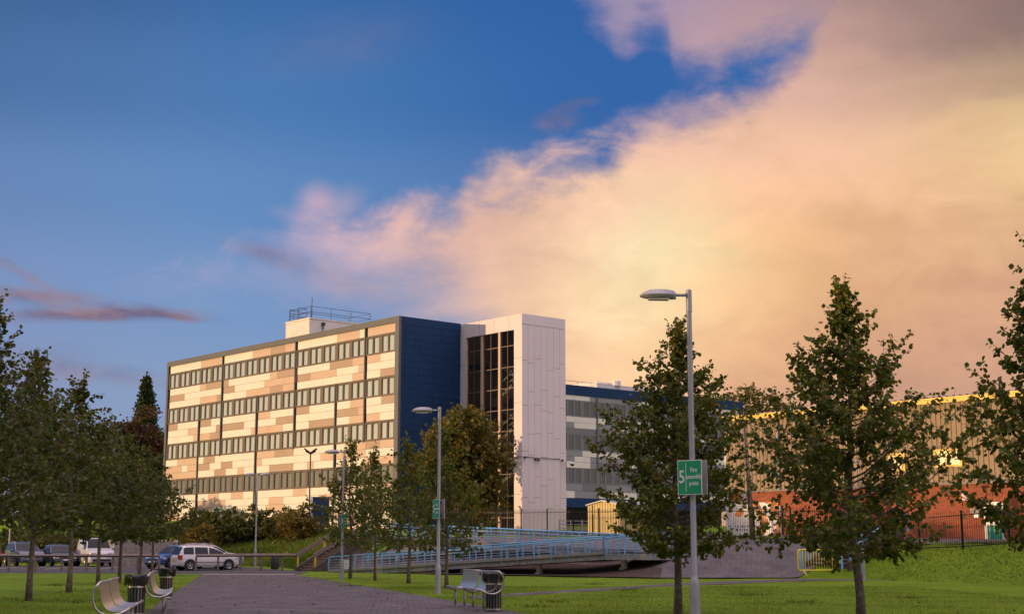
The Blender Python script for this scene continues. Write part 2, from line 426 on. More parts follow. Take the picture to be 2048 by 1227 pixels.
for b in [(235, 626, 130, 15, .03, 1.0), (120, 632, 150, 10, .05, .55), (60, 590, 110, 16, .0, .8), (330, 632, 90, 7, -.06, .5),
          (220, 750, 110, 14, -.08, .35), (30, 740, 120, 40, .1, .35), (40, 540, 100, 8, -.42, .4), (530, 510, 60, 16, -.25, .45),
          (640, 545, 120, 25, -.3, .3), (1150, 212, 40, 9, .2, .45), (1115, 242, 40, 16, .1, .45), (700, 80, 160, 50, .2, .12)]:
    v = blob(*b); lens_d = v if lens_d is None else wm('ADD', lens_d, v)
lens_d = wm('MULTIPLY', lens_d, wm('MULTIPLY_ADD', n_fine, 1.6, 1.0), clamp=True)
# colour fields: control points over the dome, blended smoothly and stirred by the noise
wa = wm('ADD', az, wm('MULTIPLY', wm('ADD', n_big, wm('MULTIPLY', n_mid, .5)), .10))
we = wm('ADD', el, wm('MULTIPLY', wm('ADD', n_mid, wm('MULTIPLY', n_big, .6)), .06))
def field(a_, e_, pts, sig, mean, rows, stops, eps=1e-5):
    P_ = []
    for px, py, c in pts: P_.append((*(azel(px, py) if py is not None else px), lin(c)))
    def val(a, e):
        acc = [eps * x for x in lin(mean)]; ws = eps
        for pa, pe, c in P_:
            d = (pa - a) ** 2 + (pe - e) ** 2; w = math.exp(-.5 * d / sig ** 2) + 1e-3 * math.exp(-.5 * d / (5 * sig) ** 2)
            acc = [x + w * y for x, y in zip(acc, c)]; ws += w
        return [x / ws for x in acc]
    out = None; prev = None
    u = wm('MULTIPLY_ADD', a_, 1 / 1.0, .5, clamp=True)          # azimuths from -.5 to .5 rad
    for e in rows:
        r = ramp(wt, u, [(a + .5, val(a, e)) for a in stops])
        r.node.color_ramp.interpolation = 'B_SPLINE'
        out = r if out is None else mixc(wt, sstep(e_, prev, e), out, r)
        prev = e
    return out
cloud_c = field(wa, we, [
    (620, 395, (230, 185, 197)), (560, 500, (180, 171, 201)), (700, 470, (216, 179, 184)), (800, 520, (236, 189, 173)), (900, 420, (230, 181, 165)),
    (1000, 420, (209, 173, 159)), (1000, 520, (256, 198, 162)), (1200, 330, (258, 202, 173)), (1200, 470, (258, 210, 168)), (1275, 575, (290, 286, 236)),
    (1310, 650, (265, 222, 158)), (1070, 600, (255, 220, 170)), (900, 600, (210, 173, 167)), (1130, 700, (230, 178, 148)), (1500, 300, (262, 216, 178)), (1500, 410, (256, 192, 147)),
    (1560, 520, (250, 198, 136)), (1430, 560, (258, 214, 152)), (1700, 290, (266, 213, 171)), (1880, 315, (264, 215, 160)), (2010, 300, (266, 232, 160)), (1800, 400, (232, 177, 140)),
    (2000, 430, (214, 165, 130)), (1800, 540, (216, 166, 124)), (2000, 640, (212, 160, 127)), (1620, 690, (220, 166, 124)), (1430, 720, (251, 183, 131)),
    (1240, 720, (242, 177, 134)), (1500, 170, (210, 165, 159)), (1700, 160, (222, 178, 165)), (1700, 50, (160, 130, 128)), (1420, 90, (192, 157, 165)),
    (1900, 60, (138, 112, 110)), (2040, 20, (108, 90, 92)), (1920, 180, (186, 148, 136)), (1500, 790, (206, 160, 138)), (1900, 740, (204, 156, 132)), (1250, 50, (147, 139, 175)),
    ], .036, (225, 180, 160), [.05, .10, .135, .17, .205, .24, .275, .31, .345, .38], [-.30, -.22, -.17, -.13, -.09, -.05, -.01, .03, .07, .11, .15, .19, .23, .27, .31, .36, .42])
sky_c = field(az, el, [
    (0, 0, (48, 76, 122)), (400, 60, (52, 95, 155)), (900, 40, (46, 92, 157)), (1200, 120, (44, 96, 165)), (1600, 130, (62, 108, 172)), (0, 250, (72, 116, 169)), (400, 300, (76, 126, 180)),
    (800, 250, (58, 112, 174)), (0, 450, (104, 142, 198)), (400, 480, (96, 146, 206)), (760, 360, (72, 128, 188)), (0, 620, (140, 150, 188)), (250, 560, (124, 158, 205)), (500, 620, (118, 160, 208)),
    (760, 640, (140, 156, 192)), (100, 780, (146, 152, 186)), (330, 760, (138, 164, 192)), (1000, 800, (150, 160, 190)), (300, 950, (160, 165, 180)),
    ], .07, (80, 120, 180), [.02, .10, .17, .24, .31, .39], [-.40, -.30, -.22, -.14, -.06, .02, .10, .2, .4])
nish = N(wt, 'ShaderNodeTexSky', sky_type='NISHITA'); nish.sun_disc = False
nish.sun_elevation = SUN_EL; nish.sun_rotation = math.atan2(SUN_V.x, SUN_V.y)
nish.air_density = 1.0; nish.dust_density = 1.0; nish.ozone_density = 3.0
STR = .1; FILL = 2.5
# the camera's half of the sky is matched to the photograph; round the sun the physical sky takes over
fr = wm('MULTIPLY', sstep(wm('ABSOLUTE', az), 1.5, .7), 1.0)
base = N(wt, 'ShaderNodeMix', data_type='RGBA'); wt.links.new(fr, base.inputs[0])
wt.links.new(nish.outputs[0], base.inputs[6]); wt.links.new(vmth('SCALE', sky_c, None, 1 / STR), base.inputs[7])
lens_mix = N(wt, 'ShaderNodeMix', data_type='RGBA')
lcol = N(wt, 'ShaderNodeMix', data_type='RGBA'); wt.links.new(sstep(n_mid, -.12, .12), lcol.inputs[0])
lcol.inputs[6].default_value = (*[x / STR for x in lin((104, 104, 138))], 1); lcol.inputs[7].default_value = (*[x / STR for x in lin((158, 128, 136))], 1)
wt.links.new(lens_d, lens_mix.inputs[0]); wt.links.new(base.outputs[2], lens_mix.inputs[6]); wt.links.new(lcol.outputs[2], lens_mix.inputs[7])
shade = wm('ADD', wm('MULTIPLY_ADD', n_mid, .46, 1.0), wm('ADD', wm('MULTIPLY', n_fine, .13), wm('MULTIPLY', n_big, .22)))
cl = vmth('SCALE', vmth('SCALE', cloud_c, None, shade), None, 1 / STR)
# bright veil added to the unseen sky, overhead and behind right, to fill shade
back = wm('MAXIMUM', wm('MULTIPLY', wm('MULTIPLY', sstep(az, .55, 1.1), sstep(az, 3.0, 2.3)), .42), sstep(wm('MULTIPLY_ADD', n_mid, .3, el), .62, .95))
dens = wm('MULTIPLY', dens, sstep(wm('ABSOLUTE', az), 1.9, 1.2))
fin = N(wt, 'ShaderNodeMix', data_type='RGBA')
bk = mixc(wt, back, lens_mix.outputs[2], tuple(FILL * x / STR for x in lin((255, 229, 240))))
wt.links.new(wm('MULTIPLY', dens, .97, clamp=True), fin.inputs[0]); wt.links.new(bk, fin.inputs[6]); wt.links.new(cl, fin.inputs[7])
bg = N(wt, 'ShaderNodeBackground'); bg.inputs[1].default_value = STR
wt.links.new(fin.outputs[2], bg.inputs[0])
wo = N(wt, 'ShaderNodeOutputWorld'); wt.links.new(bg.outputs[0], wo.inputs[0])

cam = bpy.data.cameras.new('camera'); cam.sensor_width = 36; cam.sensor_fit = 'HORIZONTAL'; cam.lens = F / 2048 * 36
cam.clip_start = .1; cam.clip_end = 6000
co_ = link('camera', cam); co_.location = (0, 0, EYE); co_.rotation_euler = (math.pi / 2 + TH, 0, 0)
sc.camera = co_
sc.view_settings.view_transform = 'Standard'; sc.view_settings.look = 'None'
sc.view_settings.exposure = 0; sc.view_settings.gamma = 1
sc.cycles.max_bounces = 6; sc.cycles.transparent_max_bounces = 8
sc.cycles.use_denoising = True
# ------------------------------------------------------------------ ground
# foot of the bank, from left to right: x, y, width of the slope, height of its top
BANK = [(-400, 150, 16, 5), (-70, 112, 13, 4.2), (-44, 107, 11, 3.6), (-33, 104.5, 10, 3.2), (-25, 101.5, 9.5, 2.7), (-19, 97.0, 9, 2.5), (-14.6, 92.6, 8, 2.3),
        (-12.4, 89, 7, 2.15), (-9.4, 85.2, 6.2, 2.0), (-3.6, 77.6, 6.2, 1.9), (2.6, 71.6, 6, 1.8), (6.4, 65.6, 4.8, 1.68), (12.7, 65.6, 4.6, 1.64),
        (15.6, 63.2, 4.4, 1.56), (18.2, 53.6, 5, 1.5), (23, 45, 6, 1.45), (60, 28, 9, 1.5), (400, -20, 12, 1.5)]
_B = np.array(BANK, float)
def hts(x, y):
    x = np.asarray(x, float); y = np.asarray(y, float)
    best = np.full(x.shape, 1e9); sd = np.zeros(x.shape); wd = np.zeros(x.shape); tp = np.zeros(x.shape)
    for i in range(len(_B) - 1):
        ax, ay, aw, at_ = _B[i]; bx, by, bw, bt = _B[i + 1]
        dx, dy = bx - ax, by - ay; L2 = dx * dx + dy * dy
        t = np.clip(((x - ax) * dx + (y - ay) * dy) / L2, 0, 1)
        ex = x - ax - t * dx; ey = y - ay - t * dy; d = np.hypot(ex, ey)
        side = np.sign(dx * ey - dy * ex)
        k = d < best - 1e-9
        best = np.where(k, d, best); sd = np.where(k, d * side, sd)
        wd = np.where(k, aw + t * (bw - aw), wd); tp = np.where(k, at_ + t * (bt - at_), tp)
    u = np.clip(sd / wd, 0, 1)
    prof = .6 * u + .4 * u * u * (3 - 2 * u)
    h = tp * np.clip(prof, 0, 1) + np.clip(sd - wd, 0, 42) * .022
    s = np.clip((y - 84) / 12, 0, 1) * np.clip((-12 - x) / 4, 0, 1)
    return h + .16 * s * s * (3 - 2 * s) * (1 - np.clip(u * 3, 0, 1)), sd
def hz(x, y): return float(hts([x], [y])[0][0])
def axis(lo, hi, step, far, n):
    a = list(np.arange(lo, hi + 1e-6, step)); g = 1.0
    k = (far / 50.) ** (1. / n)
    l = [lo - 6 * (k ** i) * i for i in range(1, n + 1)]; r = [hi + 6 * (k ** i) * i for i in range(1, n + 1)]
    return np.array(sorted(l) + a + r)
gx = axis(-52, 42, .8, 800, 13); gy = axis(8, 128, .8, 800, 13)
X, Y = np.meshgrid(gx, gy, indexing='ij')
Z, SD = hts(X, Y)
# small unevenness of mown ground
Z = Z + .012 * np.sin(X * 1.3 + Y * .7) * np.sin(Y * .9 - X * .4) * (np.abs(X) < 60)
nx, ny = X.shape
V = np.stack([X, Y, Z], -1).reshape(-1, 3)
idx = np.arange(nx * ny).reshape(nx, ny)
Q = np.stack([idx[:-1, :-1], idx[1:, :-1], idx[1:, 1:], idx[:-1, 1:]], -1).reshape(-1, 4)
def npmesh(name, V, Q, mat, smooth=False):
    me = bpy.data.meshes.new(name); V = np.ascontiguousarray(V, dtype=np.float32); Q = np.ascontiguousarray(Q, dtype=np.int32)
    n, k = Q.shape
    me.vertices.add(len(V)); me.vertices.foreach_set('co', V.ravel())
    me.loops.add(n * k); me.loops.foreach_set('vertex_index', Q.ravel())
    me.polygons.add(n); me.polygons.foreach_set('loop_start', np.arange(0, n * k, k, dtype=np.int32))
    me.polygons.foreach_set('use_smooth', np.full(n, smooth, dtype=bool))
    me.materials.append(mat); me.update(calc_edges=True); me.validate()
    return me
struct(link('ground', npmesh('ground', V, Q, M['turf'], True)))
def sheet(name, L, Rr, lift, mat, n=40, m=8, follow=True, ends=None):     # a strip between two polylines, laid on the ground
    def samp(P, t):
        P = [Vector(p[:2]) for p in P]; ls = [(P[i + 1] - P[i]).length for i in range(len(P) - 1)]; s = t * sum(ls)
        for i, l in enumerate(ls):
            if s <= l or i == len(ls) - 1: return P[i].lerp(P[i + 1], min(1, s / l))
            s -= l
    pts = []
    for i in range(n + 1):
        a = samp(L, i / n); b = samp(Rr, i / n)
        pts.append([a.lerp(b, j / m) for j in range(m + 1)])
    xs = np.array([[p.x for p in r] for r in pts]); ys = np.array([[p.y for p in r] for r in pts])
    zs = hts(xs, ys)[0] + lift
    V = np.stack([xs, ys, zs], -1).reshape(-1, 3); id_ = np.arange((n + 1) * (m + 1)).reshape(n + 1, m + 1)
    Q = np.stack([id_[:-1, :-1], id_[:-1, 1:], id_[1:, 1:], id_[1:, :-1]], -1).reshape(-1, 4)
    return struct(link(name, npmesh(name, V, Q, mat, True)))
PL = [(-1.6, -6), (-3.0, 8), gnd(255, 1255)[:2], gnd(290, 1227)[:2], gnd(330, 1196)[:2], gnd(405, 1148)[:2], gnd(400, 1146)[:2]]
PR = [(8.2, -6), (5.0, 10), gnd(1150, 1244)[:2], gnd(1045, 1226)[:2], gnd(870, 1195)[:2], gnd(587, 1148)[:2], gnd(600, 1146)[:2]]
sheet('path', PL, PR, .014, M['pavers'], 80, 8)
sheet('path', [gnd(960, 1197)[:2], gnd(1010, 1192)[:2], gnd(1340, 1171.5)[:2], gnd(1640, 1160)[:2], (16.0, 60.6)], [gnd(930, 1191)[:2], gnd(1010, 1187)[:2], gnd(1340, 1166.5)[:2], gnd(1592, 1156)[:2], (14.8, 63.6)], .010, M['pavers'], 60, 3)
# car park behind the lawn, with a road along the end of the path
sheet('car_park', [(-75, 79.5), gnd(0, 1145.5)[:2], gnd(230, 1145.5)[:2], gnd(400, 1147)[:2], gnd(600, 1147)[:2], (-11.6, 83.5)], [(-75, 111), (-44, 106), (-33, 103.5), (-25, 100.6), (-19.0, 96.2), (-12.8, 88.2)], .010, M['asphalt'], 120, 16)
sheet('kerb', [gnd(405, 1149)[:2], gnd(588, 1149)[:2]], [gnd(404, 1147.6)[:2], gnd(590, 1147.6)[:2]], .022, M['kerb'], 10, 1)
def lines():
    b = MB()
    for (x, y0, y1) in [(-37.5, 90, 95), (-34.6, 90, 95), (-31.7, 90, 95), (-28.6, 89.5, 94.5), (-25.4, 89, 94), (-22.2, 88.5, 93.5)]:
        for k in range(6):
            ya = y0 + (y1 - y0) * k / 6; yb = y0 + (y1 - y0) * (k + 1) / 6
            b.add([(x, ya, hz(x, ya) + .018), (x + .1, ya, hz(x + .1, ya) + .018), (x + .1, yb, hz(x + .1, yb) + .018), (x, yb, hz(x, yb) + .018)], [(0, 1, 2, 3)])
    return b
struct(lines().build('road_marking', M['paint_line']))
# paved slope below the sports hall, soil and cobbled bank beneath the ramp
sheet('slope', [(6.3, 65.35), (12.7, 65.45), (13.75, 66.5)], [(6.6, 71.4), (13.8, 70.8), (16.9, 69.4)], .05, M['slabs'], 20, 12)
sheet('slope', [(-11.0, 87.0), (-9.3, 85.0), (-3.6, 77.4), (2.6, 71.4), (6.3, 65.4)], [(-5.6, 91.0), (-3.8, 89.8), (.8, 83.2), (5.4, 78.0), (8.0, 72.4)], .045, M['cobble'], 40, 12)
sheet('soil', [(-4.6, 76.4), (-3.4, 74.2), (1.0, 70.6), (4.6, 66.8), (6.5, 64.9)], [(-2.6, 79.6), (-.5, 77.5), (3.2, 73.6), (6.0, 70.0), (6.9, 67.2)], .062, M['soil'], 30, 8)
sheet('pavement', [(6.6, 71.3), (13.4, 70.5), (17.0, 69.0), (21.0, 62.0)], [(10.5, 88.5), (14.2, 86.4), (20.4, 79.6), (27.5, 71.5)], .014, M['slabs'], 20, 6)
sheet('pavement', [(-6, 99), (-1.3, 94), (3.2, 88), (7.2, 81.5), (8.6, 74.4)], [(.8, 110), (8, 108), (12, 103), (13.5, 95), (12.6, 87.8)], .016, M['asphalt'], 20, 6)
# ------------------------------------------------------------------ office block (main)
A = at(799, 631, 112)                                # top of its near corner
def mx(px, py): return -online(px, py, A, U1)[0]     # local x of a photo pixel on the long front
office = thing('office_building', 'four storey office block with beige and white chequered cladding and a dark blue gable end', 'building', (A[0], A[1], 0), ROT)
LEN = 38.1; RT = A[2]; DEP = 13.0
b = MB(); b.box(-LEN, -.02, .16, DEP, 1.2, RT - .12)
b.build('wall', M['core'], office)
b = MB(); b.box(-LEN + .3, -.3, .4, DEP - .2, RT - .118, RT - .05); roof = b.build('roof', M['roof_dark'], office)
ROWS = [(18.19, 16.66), (14.77, 13.24), (11.31, 9.78), (7.88, 6.35)]      # window head and sill heights
# grey frame round the front
b = MB()
seg = [-LEN - .06, -31.2, -24.6, -18.0, -11.6, -6.2, 0.03]
for i in range(6): b.box(seg[i] + .006, seg[i + 1] - .006, -.06, .2, 18.93, RT)
for z0, z1 in ((16.7, 18.925), (13.2, 16.69), (9.7, 13.19), (6.2, 9.69), (1.5, 6.19)):
    b.box(-.47, .03, -.055, .2, z0, z1); b.box(-LEN - .06, -LEN + .28, -.055, .2, z0, z1)
b.build('parapet', M['frame_grey'], office)
# cladding: one course over the top windows, three between the rows, read off the photograph
PAN = {}
def z5(x, y): return mx(300 + x / 3.718, 570 + y / 3.718)
def z8(x, y): return mx(300 + x / 3.718, 780 + y / 3.718)
def course(s, zf, ya, yb):
    out = []; toks = s.split(); x = None
    for t in toks:
        if t[0] in '-0123456789':
            xv = float(t); xx = zf(xv, ya + (yb - ya) * (xv - 140) / 1680)
            if x is not None: out.append((x, xx, c))
            x = xx
        elif t == '|': x = None
        else: c = t
    return out
C = {}
C['t'] = course('152 W 262 W 378 P 505 P 540 | 552 W 637 W 763 P 897 T 1002 P 1085 | 1098 W 1195 W 1390 P 1555 W 1600 | 1617 P 1825', z5, 620, 320)
C['a1'] = course('148 W 370 P 415 T 532 | 545 T 582 W 720 W 890 P 942 T 1082 | 1095 W 1280 W 1335 T 1502 P 1597 | 1612 P 1710 W 1822', z5, 790, 540)
C['a2'] = course('145 T 255 W 298 W 413 W 530 | 545 T 628 W 757 W 848 P 995 P 1080 | 1095 T 1190 P 1385 W 1548 P 1597 | 1612 W 1822', z5, 840, 590)
C['a3'] = course('143 W 217 W 370 P 495 T 528 | 543 W 640 W 715 P 888 T 983 P 1078 | 1092 W 1280 W 1392 W 1502 P 1595 | 1610 W 1710 T 1820', z5, 885, 640)
C['b1'] = course('135 T 203 W 252 W 358 | 372 T 452 W 522 | 538 W 620 W 710 W 788 | 802 P 890 W 1068 | 1085 T 1182 W 1372 | 1388 W 1485 P 1592 | 1606 W 1718 T 1818', z5, 1060, 860)
C['b2'] = course('133 W 280 P 357 | 370 W 487 T 522 | 536 T 697 W 785 | 800 W 933 T 1066 | 1083 W 1178 W 1275 W 1330 W 1370 | 1386 T 1545 P 1592 | 1606 W 1818', z5, 1110, 905)
C['b3'] = course('130 W 200 W 320 P 355 | 368 P 447 T 522 | 535 W 747 P 784 | 798 P 880 P 985 W 1066 | 1082 W 1178 T 1370 | 1385 W 1480 P 1592 | 1606 P 1705 W 1816', z5, 1155, 960)
C['c1'] = course('100 W 200 P 345 | 358 W 395 T 480 W 690 W 778 | 792 P 925 T 1065 W 1190 W 1368 | 1383 W 1480 P 1600 T 1705 P 1812', z8, 530, 400)
C['c2'] = course('95 P 235 W 275 P 343 | 356 T 440 W 525 T 610 W 740 W 776 | 790 P 830 W 975 W 1075 W 1265 P 1366 | 1382 P 1600 W 1812', z8, 580, 450)
C['c3'] = course('90 P 200 P 342 | 355 W 475 T 560 W 648 P 697 W 776 | 790 W 885 T 1063 W 1165 P 1215 W 1366 | 1382 W 1590 P 1700 P 1812', z8, 625, 500)
C['d1'] = course('85 W 200 W 340 | 353 W 430 P 510 W 600 P 690 W 774 | 788 W 875 W 965 W 1060 P 1160 W 1255 W 1364 | 1380 P 1500 W 1640 P 1810', z8, 790, 740)
C['d2'] = course('85 P 160 W 340 | 353 P 470 P 560 W 700 W 774 | 788 W 880 P 990 W 1100 W 1250 P 1364 | 1380 W 1560 T 1700 W 1810', z8, 815, 790)
b = MB(); MI = {'W': 0, 'P': 1, 'T': 2}
heads = {'t': (18.92, 18.20)}
for i, k in enumerate('abc'):
    t0 = ROWS[i][1] - .01; h = (t0 - ROWS[i + 1][0] - .01) / 3
    for j in range(3): heads[f'{k}{j + 1}'] = (t0 - j * h, t0 - (j + 1) * h)
for j in range(2): heads[f'd{j + 1}'] = (6.34 - j * .63, 6.34 - (j + 1) * .63)
for j in range(3, 7):
    C[f'd{j}'] = [(-LEN + .3 + 3.1 * i, -LEN + .3 + 3.1 * (i + 1), rnd.choice('WWPT')) for i in range(12)]; heads[f'd{j}'] = (6.34 - (j - 1) * .63, 6.34 - j * .63)
for band in 'tabcd':                                   # each band between two window rows is a part
    b = MB()
    for k, L in C.items():
        if k[0] != band: continue
        zt, zb = heads[k]
        for x0, x1, c in L:
            x0 = max(x0, -LEN + .30); x1 = min(x1, -.48)
            if x1 - x0 > .05: b.box(x0 + .011, x1 - .011, .035, .158, zb + .011, zt - .011, MI[c])
    b.build('cladding', [M['panel_white'], M['panel_pale'], M['panel_taupe']], office)
# pilaster strips
def strip(x, z0, z1):
    q = MB(); q.box(x - .065, x + .065, -.03, .15, z0, z1); q.build('pilaster', M['frame_grey'], office)
PW = (LEN - .78) / 18; X0 = -LEN + .29
for k in (5, 11, 16): strip(X0 + PW * k, 9.7, 18.92)
for k in (3, 8, 14): strip(X0 + PW * k, 1.6, 14.78)
# a window: two tall panes in a grey frame, each window a part of the block
fr_ = MB(); w = PW - .012
fr_.box(0, w, .05, .15, 1.45, 1.53); fr_.box(0, w, .05, .15, 0, .08)
for x0, x1 in ((0, .2), (w / 2 - .06, w / 2 + .06), (w - .2, w)): fr_.box(x0, x1, .045, .15, .081, 1.449)
for x0 in (.2, w / 2 + .06):
    x1 = x0 + (w / 2 - .26); fr_.box(x0, x0 + .05, .075, .15, .081, 1.449); fr_.box(x1 - .05, x1, .075, .15, .081, 1.449)
    fr_.box(x0 + .05, x1 - .05, .075, .15, .081, .14); fr_.box(x0 + .05, x1 - .05, .075, .15, 1.39, 1.449)
for x0 in (.25, w / 2 + .11): fr_.box(x0, x0 + .055, .085, .15, .141, 1.389, 1); fr_.box(x0 + .056, x0 + w / 2 - .365, .085, .15, 1.35, 1.389, 1)  # dark strips stand in for the recess shadow at each pane's left and top
fmesh = fr_.mesh('window', [M['frame_win'], M['recess_shade']])
pa = MB()
for x0 in (.25, w / 2 + .11): pa.add([(x0, .12, .14), (x0 + w / 2 - .36, .12, .14), (x0 + w / 2 - .36, .12, 1.39), (x0, .12, 1.39)], [(0, 1, 2, 3)])
pmesh = pa.mesh('pane', M['pane']); pmesh2 = pa.mesh('pane', M['pane_low'])
for r_, (zh, zs) in enumerate(ROWS):
    for k in range(18):
        wo_ = link('window', fmesh, office); wo_.location = (X0 + PW * k + .006, 0, zs)
        p = link('pane', pmesh2 if r_ == 3 else pmesh, wo_); p.rotation_euler = (rnd.uniform(-.006, .006), 0, rnd.uniform(-.008, .008))
# blue gable
b = MB(); b.box(0, .03, -.054, 6.3, 1.3, 1.31)
def gable():
    g = MB(); g.box(.0, .05, .2, .52, 1.5, RT - .01); g.box(0, .05, .525, 6.16, 18.75, RT - .01)
    z = 18.74
    rr = random.Random(3); i = 0
    while z > 1.5:
        cuts = [.53] + sorted(rr.choice([1.55, 1.9, 2.9, 3.3, 4.2, 5.1]) + rr.uniform(-.1, .1) for _ in range(rr.choice([1, 1, 2]))) + [6.16]
        for a_, c_ in zip(cuts, cuts[1:]):
            if c_ - a_ > .1: g.box(0, .045, a_ + .012, c_ - .012, z - .555, z - .012)
        z -= .56
    return g
gable().build('gable_cladding', M['blue_panel'], office)
# plant room on the roof with guard rail and mast
Q0 = (A[0] + 4 * U2[0], A[1] + 4 * U2[1]); hL, hZ = online(619, 634, Q0, U1); hL2, _ = online(572, 640, Q0, U1); hx1, hx0 = -hL, -hL2
hd = 6.9
b = MB(); b.box(hx0, hx1, 4, 4 + hd, RT - .12, hZ - .12); b.box(hx0 - .05, hx1 + .05, 3.95, 4 + hd + .05, hZ - .118, hZ)
ph = b.build('plant_room', M['render_white'], office)
b = MB(); z = hZ
def rail_run(b, P, hs, r=.022, posts=True):
    for h in hs: b.tube([(p[0], p[1], p[2] + h) for p in P], r, 6)
    if posts:
        for p in P: b.tube([p, (p[0], p[1], p[2] + hs[-1])], r * .9, 6)
rail_run(b, [(hx0 + .3, 4.2, z), (hx0 + 1.0, 4.2, z), (hx0 + 1.7, 4.2, z), (hx1 - .1, 4.2, z), (hx1 - .1, 6.4, z), (hx1 - .1, 8.6, z), (hx1 - .1, 4 + hd - .1, z), (hx0 + .3, 4 + hd - .1, z), (hx0 + .3, 4.2, z)], [.55, 1.05])
rail_run(b, [(hx0 + .3, 4.25, z), (hx0 + .3, 5.2, z), (hx0 + 1.6, 5.2, z), (hx0 + 1.6, 4.25, z)], [.4, .8, 1.2])
b.build('guard_rail', M['dark_metal'], ph)
b = MB(); b.tube([(hx1 - .1, 4.3, z), (hx1 - .1, 4.3, z + 1.3), (hx1 - .1, 4.3, z + 1.95)], [.04, .03, .012], 6); b.lathe([(.0, 1.6), (.05, 1.62), (.03, 1.75), (0, 1.78)], 8, c=(hx1 - .1, 4.3, z)); b.build('mast', M['dark_metal'], ph)
b = MB(); b.box(hx1 + .02, hx1 + .2, 5.3, 5.6, z - .62, z - .36); b.tube([(hx1 + .06, 5.45, z - .6), (hx1 + .06, 5.45, z - 3)], .035, 6); b.build('downpipe', M['dark_metal'], ph)

# ------------------------------------------------------------------ stair tower
Bx, By = A[0] + 6.18 * U2[0], A[1] + 6.18 * U2[1]
tower = thing('stair_tower', 'tall white stair tower with a full height dark glazed front', 'building', (Bx, By, 0), ROT)
TW, TD, TZ = 7.58, 4.60, 19.32
b = MB()
b.box(-.02, .72, 0, .35, 1.5, TZ); b.box(6.64, TW - .045, 0, .35, 1.5, TZ); b.box(.72, 6.64, 0, .35, 18.15, TZ)      # front frame
b.box(TW - .35, TW - .046, .351, TD, 1.5, TZ - .01); b.box(0, TW - .351, TD - .3, TD, 1.5, TZ - .01); b.box(0, .3, .351, TD - .301, 1.5, TZ - .01)
b.box(.3, TW - .351, .351, TD - .301, TZ - .35, TZ - .02)
b.build('wall', M['tower_white'], tower)
# thin joints across the front frame
b = MB()
for z in (15.9, 12.4, 8.9, 5.4): b.box(.01, .71, -.003, .01, z, z + .02); b.box(6.65, TW - .05, -.003, .01, z, z + .02)
for x in (2.4, 4.2, 6.0): b.box(x, x + .02, -.003, .01, 18.2, TZ - .03)
b.build('joint', M['joint'], tower)
# right hand cladding: vertical boards with staggered joints
b = MB(); rr = random.Random(11)
ys = [0.0, .62, 1.29, 1.96, 2.63, 3.30, 3.98, 4.6]
b.box(TW - .045, TW, .012, 4.59, 18.52, TZ)
for i in range(7):
    y0, y1 = ys[i] + (.0 if i == 0 else .009), ys[i + 1] - .009
    if i in (0, 6): cuts = [18.5, 15.7, 12.2, 8.7, 5.2, 1.5]
    else:
        z = 18.5 - (0 if i % 2 else .0); cuts = [18.5]; z -= [0, 3.0, 2.6, 5.0, 3.4, 3.2][i]
        k = 0
        while z > 1.6:
            cuts.append(z); z -= [3.3, 2.2, 3.6, 1.6][(k * 3 + i) % 4]; k += 1
        cuts.append(1.5)
    for z0, z1 in zip(cuts, cuts[1:]): b.box(TW - .045, TW, y0, y1, z1 + .012, z0 - .012)
b.build('cladding', M['tower_white'], tower)
b = MB(); b.box(TW - .05, TW - .04, .02, 4.58, 1.5, 18.6); b.build('joint', M['joint'], tower)
# glazed front
b = MB()
for x0, x1 in ((.72, .80), (2.53, 2.80), (4.68, 4.92), (6.58, 6.64)): b.box(x0, x1, .05, .3, 2.2, 18.15)
b.build('column', M['panel_pale'], tower)
b = MB()
for x in (1.63, 3.72, 5.75): b.box(x - .022, x + .022, .10, .22, 2.2, 18.148)
z = 16.95
while z > 2.4:
    for x0, x1 in ((.84, 1.60), (1.66, 2.46), (2.85, 3.69), (3.75, 4.60), (4.97, 5.72), (5.78, 6.54)): b.box(x0, x1, .105, .215, z - .035, z + .035)
    z -= 1.66
b.build('mullion', M['frame_win'], tower)
b = MB(); b.add([(.8, .16, 2.2), (6.6, .16, 2.2), (6.6, .16, 18.15), (.8, .16, 18.15)], [(0, 1, 2, 3)])
b.build('glass', M['tower_glass'], tower)
b = MB()
for z in (5.6, 9.05, 12.5, 15.95): b.box(.35, TW - .36, 2.9, TD - .31, z - .25, z); b.box(.35, 2.3, .5, 2.899, z - .24, z - .002)
b.build('floor_slab', M['panel_grey'], tower)
b = MB()
for z in (5.6, 9.05, 12.5):
    b.obox((2.5, 1.6, z + .15), (5.8, 1.6, z + 1.8), 1.0, .3); b.obox((5.8, 2.3, z + 1.8), (2.6, 2.3, z + 3.45), 1.0, .3); b.box(5.8, 6.9, .6, 2.8, z + 1.6, z + 1.8)
    for yy in (1.05, 1.8): b.obox((2.5, yy, z + 1.1), (5.8, yy, z + 2.8), .06, .10)
b.build('staircase', M['render_white'], tower)
